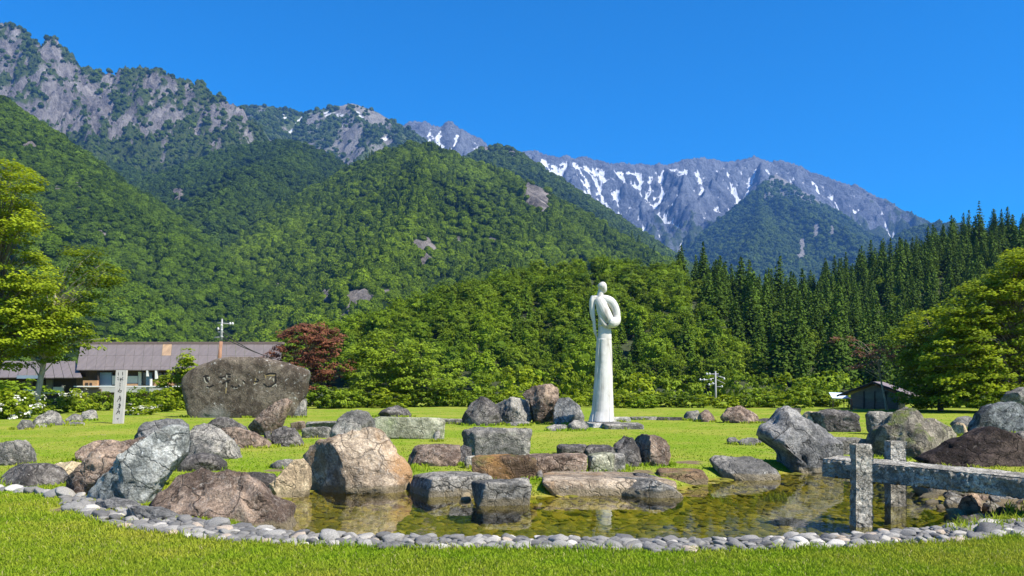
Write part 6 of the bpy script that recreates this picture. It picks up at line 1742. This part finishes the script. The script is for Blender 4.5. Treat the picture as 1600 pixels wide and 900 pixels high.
oi = t.n('ShaderNodeObjectInfo').outputs['Random']
v = t.objvec()
c = t.ramp(oi, [(0.0, (0.11, 0.106, 0.102)), (0.14, (0.155, 0.148, 0.138)), (0.34, (0.21, 0.20, 0.183)), (0.56, (0.27, 0.255, 0.23)), (0.74, (0.35, 0.325, 0.285)), (0.86, (0.37, 0.30, 0.23)), (0.92, (0.47, 0.44, 0.39))], 'CONSTANT')
n1 = t.noise(v, 9, 6, 0.65, 0.4); n2 = t.noise(v, 60, 4, 0.6)
c = t.mix(0.9, c, t.ramp(n1, [(0.3, (0.55, 0.55, 0.55)), (0.7, (1.4, 1.4, 1.4))]), 'MULTIPLY')
c = t.mix(0.5, c, t.ramp(n2, [(0.3, (0.7, 0.7, 0.7)), (0.7, (1.2, 1.2, 1.2))]), 'MULTIPLY')
t.bsdf(out, c, 0.75, t.bump(t.math('ADD', n1, t.math('MULTIPLY', n2, 0.3)), 0.35, 0.02), 0.3)
M['pebble'] = m
def pebble_mesh(seed):
    V, Fs = ico(3)
    V = V * (1 + 0.34 * fbm(V * 1.4 + seed * 5, 2) + 0.07 * fbm(V * 4 + seed, 2))[:, None]
    rr = np.random.default_rng(seed)
    for k in range(6):
        n = rr.normal(size=3); n /= np.linalg.norm(n); d = V @ n
        V = V - np.where(d > 0.68, (d - 0.68) * 0.85, 0)[:, None] * n
    return mesh_data('stone', V, Fs, M['pebble'], True)
PM = [pebble_mesh(k + 1) for k in range(10)]
c0 = onplane(800, 853)
PB = link('pebble_edging', None, None, c0, 'curved band of grey river stones edging the near side of the pond', 'stone edging')
order = sorted(range(len(pts)), key=lambda i: -(sizes[i] / pts[i][1]) * (1 if abs(pts[i][0] / pts[i][1]) < 0.66 else 0.1))
restV, restF, nrest = [], [], 0
for rank, i in enumerate(order):
    (x, y), s = pts[i], sizes[i]
    z = float(ground_z(np.array([x]), np.array([y]))[0])
    sc3 = (s * r.uniform(1.1, 1.6), s * r.uniform(0.95, 1.2), s * r.uniform(0.5, 0.8))
    rot = (r.normal() * 0.18, r.normal() * 0.18, r.normal() * 0.5)
    loc = (x - c0[0], y - c0[1], z + sc3[2] * 0.35 + 0.005)
    if rank < 300:
        o = link('stone', PM[i % 10], PB, loc); o.scale = sc3; o.rotation_euler = rot
    else:
        mt = Matrix.LocRotScale(Vector(loc), __import__('mathutils').Euler(rot), Vector(sc3))
        me = PM[i % 10]; vv = np.array([mt @ v_.co for v_ in me.vertices])
        restV.append(vv); restF.append(np.array([f.vertices[:] for f in me.polygons]) + nrest); nrest += len(vv)
if restV:
    link('small_stones', mesh_data('small_stones', np.concatenate(restV), np.concatenate(restF), M['pebble'], True), PB, kind='stuff')

# stones lying on the pond bed
m, nt, out = newmat('bed_stone'); t = NT(nt)
oi = t.n('ShaderNodeObjectInfo').outputs['Random']; v = t.objvec()
c = t.ramp(oi, [(0.0, (0.09, 0.088, 0.013)), (0.3, (0.135, 0.128, 0.019)), (0.6, (0.18, 0.162, 0.026)), (0.82, (0.225, 0.185, 0.036)), (0.94, (0.27, 0.235, 0.075))], 'CONSTANT')
c = t.mix(0.9, c, t.ramp(t.noise(v, 7, 6, 0.65), [(0.3, (0.5, 0.5, 0.5)), (0.7, (1.3, 1.3, 1.3))]), 'MULTIPLY')
t.bsdf(out, c, 0.9, None, 0.1)
bc = bpy.data.collections.new('bed_stone_shapes')
for k in range(6):
    V, Fs = ico(2); V = V * (1 + 0.3 * fbm(V * 1.2 + k * 5, 2))[:, None]
    bc.objects.link(bpy.data.objects.new('bed_stone', mesh_data('bed_stone', V, Fs, m, True)))
n = 11000
x = r.uniform(POND[:, 0].min(), POND[:, 0].max(), n); y = r.uniform(POND[:, 1].min(), POND[:, 1].max(), n)
s = sdist(x, y); ok = s > 0.02
x, y = x[ok], y[ok]; z = ground_z(x, y)
sz = 0.045 * np.clip(r.lognormal(0, 0.45, len(x)), 0.4, 2.4)
scatter('pond_bed_stones', np.stack([x, y, z], -1), np.stack([r.normal(0, 0.15, len(x)), r.normal(0, 0.15, len(x)), r.uniform(0, 6.3, len(x))], -1), np.stack([sz * r.uniform(1, 1.6, len(x)), sz, sz * r.uniform(0.25, 0.45, len(x))], -1), inst_group('bed_scatter', bc),
        'olive and ochre stones covering the shallow pond bed', 'pond bed stones')

# ---------------------------------------------------------------- grass
m, nt, out = newmat('grass_blades'); t = NT(nt)
pos = t.n('ShaderNodeNewGeometry').outputs['Position']
at = t.n('ShaderNodeAttribute', attribute_name='t').outputs['Fac']
c = t.mix(lawn_patch(t, pos), (0.205, 0.315, 0.018), (0.33, 0.340, 0.042))
c = t.mix(t.rng(at, 0.0, 1.0, 0.0, 1.0), t.mix(1.0, c, (0.72, 0.78, 0.7), 'MULTIPLY'), t.mix(1.0, c, (1.30, 1.22, 1.25), 'MULTIPLY'))
c = t.mix(t.rng(at, 0.955, 0.965, 0, 0.8), c, (0.42, 0.36, 0.17))
d = t.n('ShaderNodeBsdfDiffuse'); t.l(c, d.inputs[0])
tr = t.n('ShaderNodeBsdfTranslucent'); t.l(c, tr.inputs[0])
mx = t.n('ShaderNodeMixShader', inp={0: 0.35}); t.l(d.outputs[0], mx.inputs[1]); t.l(tr.outputs[0], mx.inputs[2])
t.l(mx.outputs[0], out.inputs['Surface'])
n = 380000
r = np.random.default_rng(51)
inv = r.uniform(1 / 58.0, 1 / 6.3, n)
yy = 1 / inv ** 1.0
yy = np.where(r.random(n) < 0.62, 6.3 * (14 / 6.3) ** r.random(n) ** 1.25, yy)
px = r.uniform(-160, 1800, n)
xx = (px - CX) / F * yy
keep = np.ones(n, bool)
nearm = yy < 26
sd = np.full(n, -9.0); sd[nearm] = sdist(xx[nearm], yy[nearm])
BANDP = np.concatenate([I3, O3[::-1]])
inb = np.zeros(n, bool); inb[nearm] = in_poly(xx[nearm], yy[nearm], BANDP)
bareb = bare_at(xx, yy) + 0.35 * fbm(col3(xx * 2.5, yy * 2.5, 5.0), 3)
keep &= (sd < -0.12) & ~inb & (bareb < 0.42)
# bare strip under the stones at the left tip
soilr = fbm(col3(xx * 0.75, yy * 0.75, 0.0), 3)
xx, yy = xx[keep], yy[keep]
n = len(xx)
zz_ = ground_z(xx, yy)
hgt = r.uniform(0.028, 0.062, n) * (1 + 0.5 * np.clip(fbm(col3(xx * 1.4, yy * 1.4, 3.3), 3), -0.6, 1.0))
hgt *= np.clip(11.0 / yy, 0.45, 1.0) * 0.85
eb = poly_dist(xx, yy, list(O3), False)
hgt *= 1 + 0.9 * np.exp(-(eb / 0.10) ** 2) * (r.random(n) < 0.5)
wd = 0.0046 * np.clip(yy / 7, 1, 6) * r.uniform(0.7, 1.3, n)
an = r.uniform(0, 2 * math.pi, n); ln_ = r.uniform(0.15, 0.9, n) * hgt; la = r.uniform(0, 2 * math.pi, n)
ca, sa = np.cos(an) * wd, np.sin(an) * wd
ox, oy = np.cos(la) * ln_, np.sin(la) * ln_
B0 = np.stack([xx - ca, yy - sa, zz_ - 0.005], -1); B1 = np.stack([xx + ca, yy + sa, zz_ - 0.005], -1)
M0 = np.stack([xx - ca * 0.8 + ox * 0.4, yy - sa * 0.8 + oy * 0.4, zz_ + hgt * 0.62], -1); M1 = np.stack([xx + ca * 0.8 + ox * 0.4, yy + sa * 0.8 + oy * 0.4, zz_ + hgt * 0.62], -1)
TPt = np.stack([xx + ox, yy + oy, zz_ + hgt * 0.95], -1)
V = np.stack([B0, B1, M1, M0, TPt], 1).reshape(-1, 3)
b5 = np.arange(n)[:, None] * 5
link('grass', mesh_data('grass', V, [b5 + np.array([[0, 1, 2, 3]]), b5 + np.array([[3, 2, 4]])], m, False, {'t': np.repeat(r.random(n), 5)}), label='short bright green grass blades of the lawn', cat='grass', kind='stuff')
# longer tufts by the stones
def tufts(spots, seed):
    r = np.random.default_rng(seed); Vs, Ts = [], []
    for x, y, rad, k, h_ in spots:
        for _ in range(k):
            a = r.uniform(0, 6.28); q = rad * math.sqrt(r.random()); bx, by = x + math.cos(a) * q, y + math.sin(a) * q
            bz = float(ground_z(np.array([bx]), np.array([by]))[0])
            hh = h_ * r.uniform(0.5, 1.2); l_ = r.uniform(0.2, 0.8) * hh; d_ = r.uniform(0, 6.28); w_ = 0.006 * max(1, y / 9); o_ = r.uniform(0, 6.28)
            cx_, cy_ = math.cos(o_) * w_, math.sin(o_) * w_; ex, ey = math.cos(d_) * l_, math.sin(d_) * l_
            Vs += [(bx - cx_, by - cy_, bz - 0.01), (bx + cx_, by + cy_, bz - 0.01), (bx + cx_ * .8 + ex * .35, by + cy_ * .8 + ey * .35, bz + hh * .6), (bx - cx_ * .8 + ex * .35, by - cy_ * .8 + ey * .35, bz + hh * .6), (bx + ex, by + ey, bz + hh * .92)]
            Ts += [r.uniform(0.4, 0.95)] * 5
    Vs = np.array(Vs); n = len(Vs) // 5; b5 = np.arange(n)[:, None] * 5
    return mesh_data('grass_tufts', Vs, [b5 + np.array([[0, 1, 2, 3]]), b5 + np.array([[3, 2, 4]])], m, False, {'t': np.array(Ts)})
sp = []
for px_, py_, rad, k, h_ in [(1530, 828, 0.28, 130, 0.16), (1575, 818, 0.25, 90, 0.14), (1500, 832, 0.15, 50, 0.13), (1270, 862, 0.12, 60, 0.10), (1590, 800, 0.3, 80, 0.14), (12, 757, 0.5, 120, 0.14), (70, 768, 0.35, 70, 0.10), (1215, 745, 0.3, 120, 0.2), (1130, 752, 0.25, 60, 0.14), (650, 735, 0.3, 60, 0.14), (295, 690, 0.3, 80, 0.3), (290, 705, 0.25, 60, 0.25), (735, 864, 0.1, 30, 0.09), (1190, 733, 0.3, 70, 0.14), (1500, 742, 0.4, 120, 0.12), (1590, 760, 0.4, 120, 0.14), (1560, 700, 0.6, 150, 0.15), (860, 730, 0.4, 60, 0.1), (960, 735, 0.4, 60, 0.1)]:
    q = onplane(px_, py_, 0.0); sp.append((q[0], q[1], rad, k, h_))
rt = np.random.default_rng(71)
for fx_, fy_, fw, fT, fz in FOOT:
    if fz < -0.05 or fy_ > 45: continue
    for k in range(7):
        a = rt.uniform(math.pi * 0.95, math.pi * 2.05)
        sp.append((fx_ + math.cos(a) * fw * 0.98, fy_ + math.sin(a) * fT * 0.95, 0.10 + 0.05 * fw, int(10 + 8 * fw), 0.055 + 0.002 * fy_))
link('grass_tufts', tufts(sp, 3), label='longer grass tufts between the stones on the pond bank', cat='grass', kind='stuff')
# ---------------------------------------------------------------- haze: the valley air
hb = MB(); hb.box((-5200, -120, -1.6), (5200, 6200, 1640))
m, nt, out = newmat('valley_haze'); t = NT(nt)
pv = t.n('ShaderNodeVolumePrincipled')
pv.inputs['Color'].default_value = (0.15, 0.40, 1.0, 1)
pv.inputs['Density'].default_value = 0.000066
pv.inputs['Anisotropy'].default_value = 0.0
t.l(pv.outputs[0], out.inputs['Volume'])
hz = hb.obj('haze', m, label='thin blue haze filling the valley', cat='haze', kind='stuff')
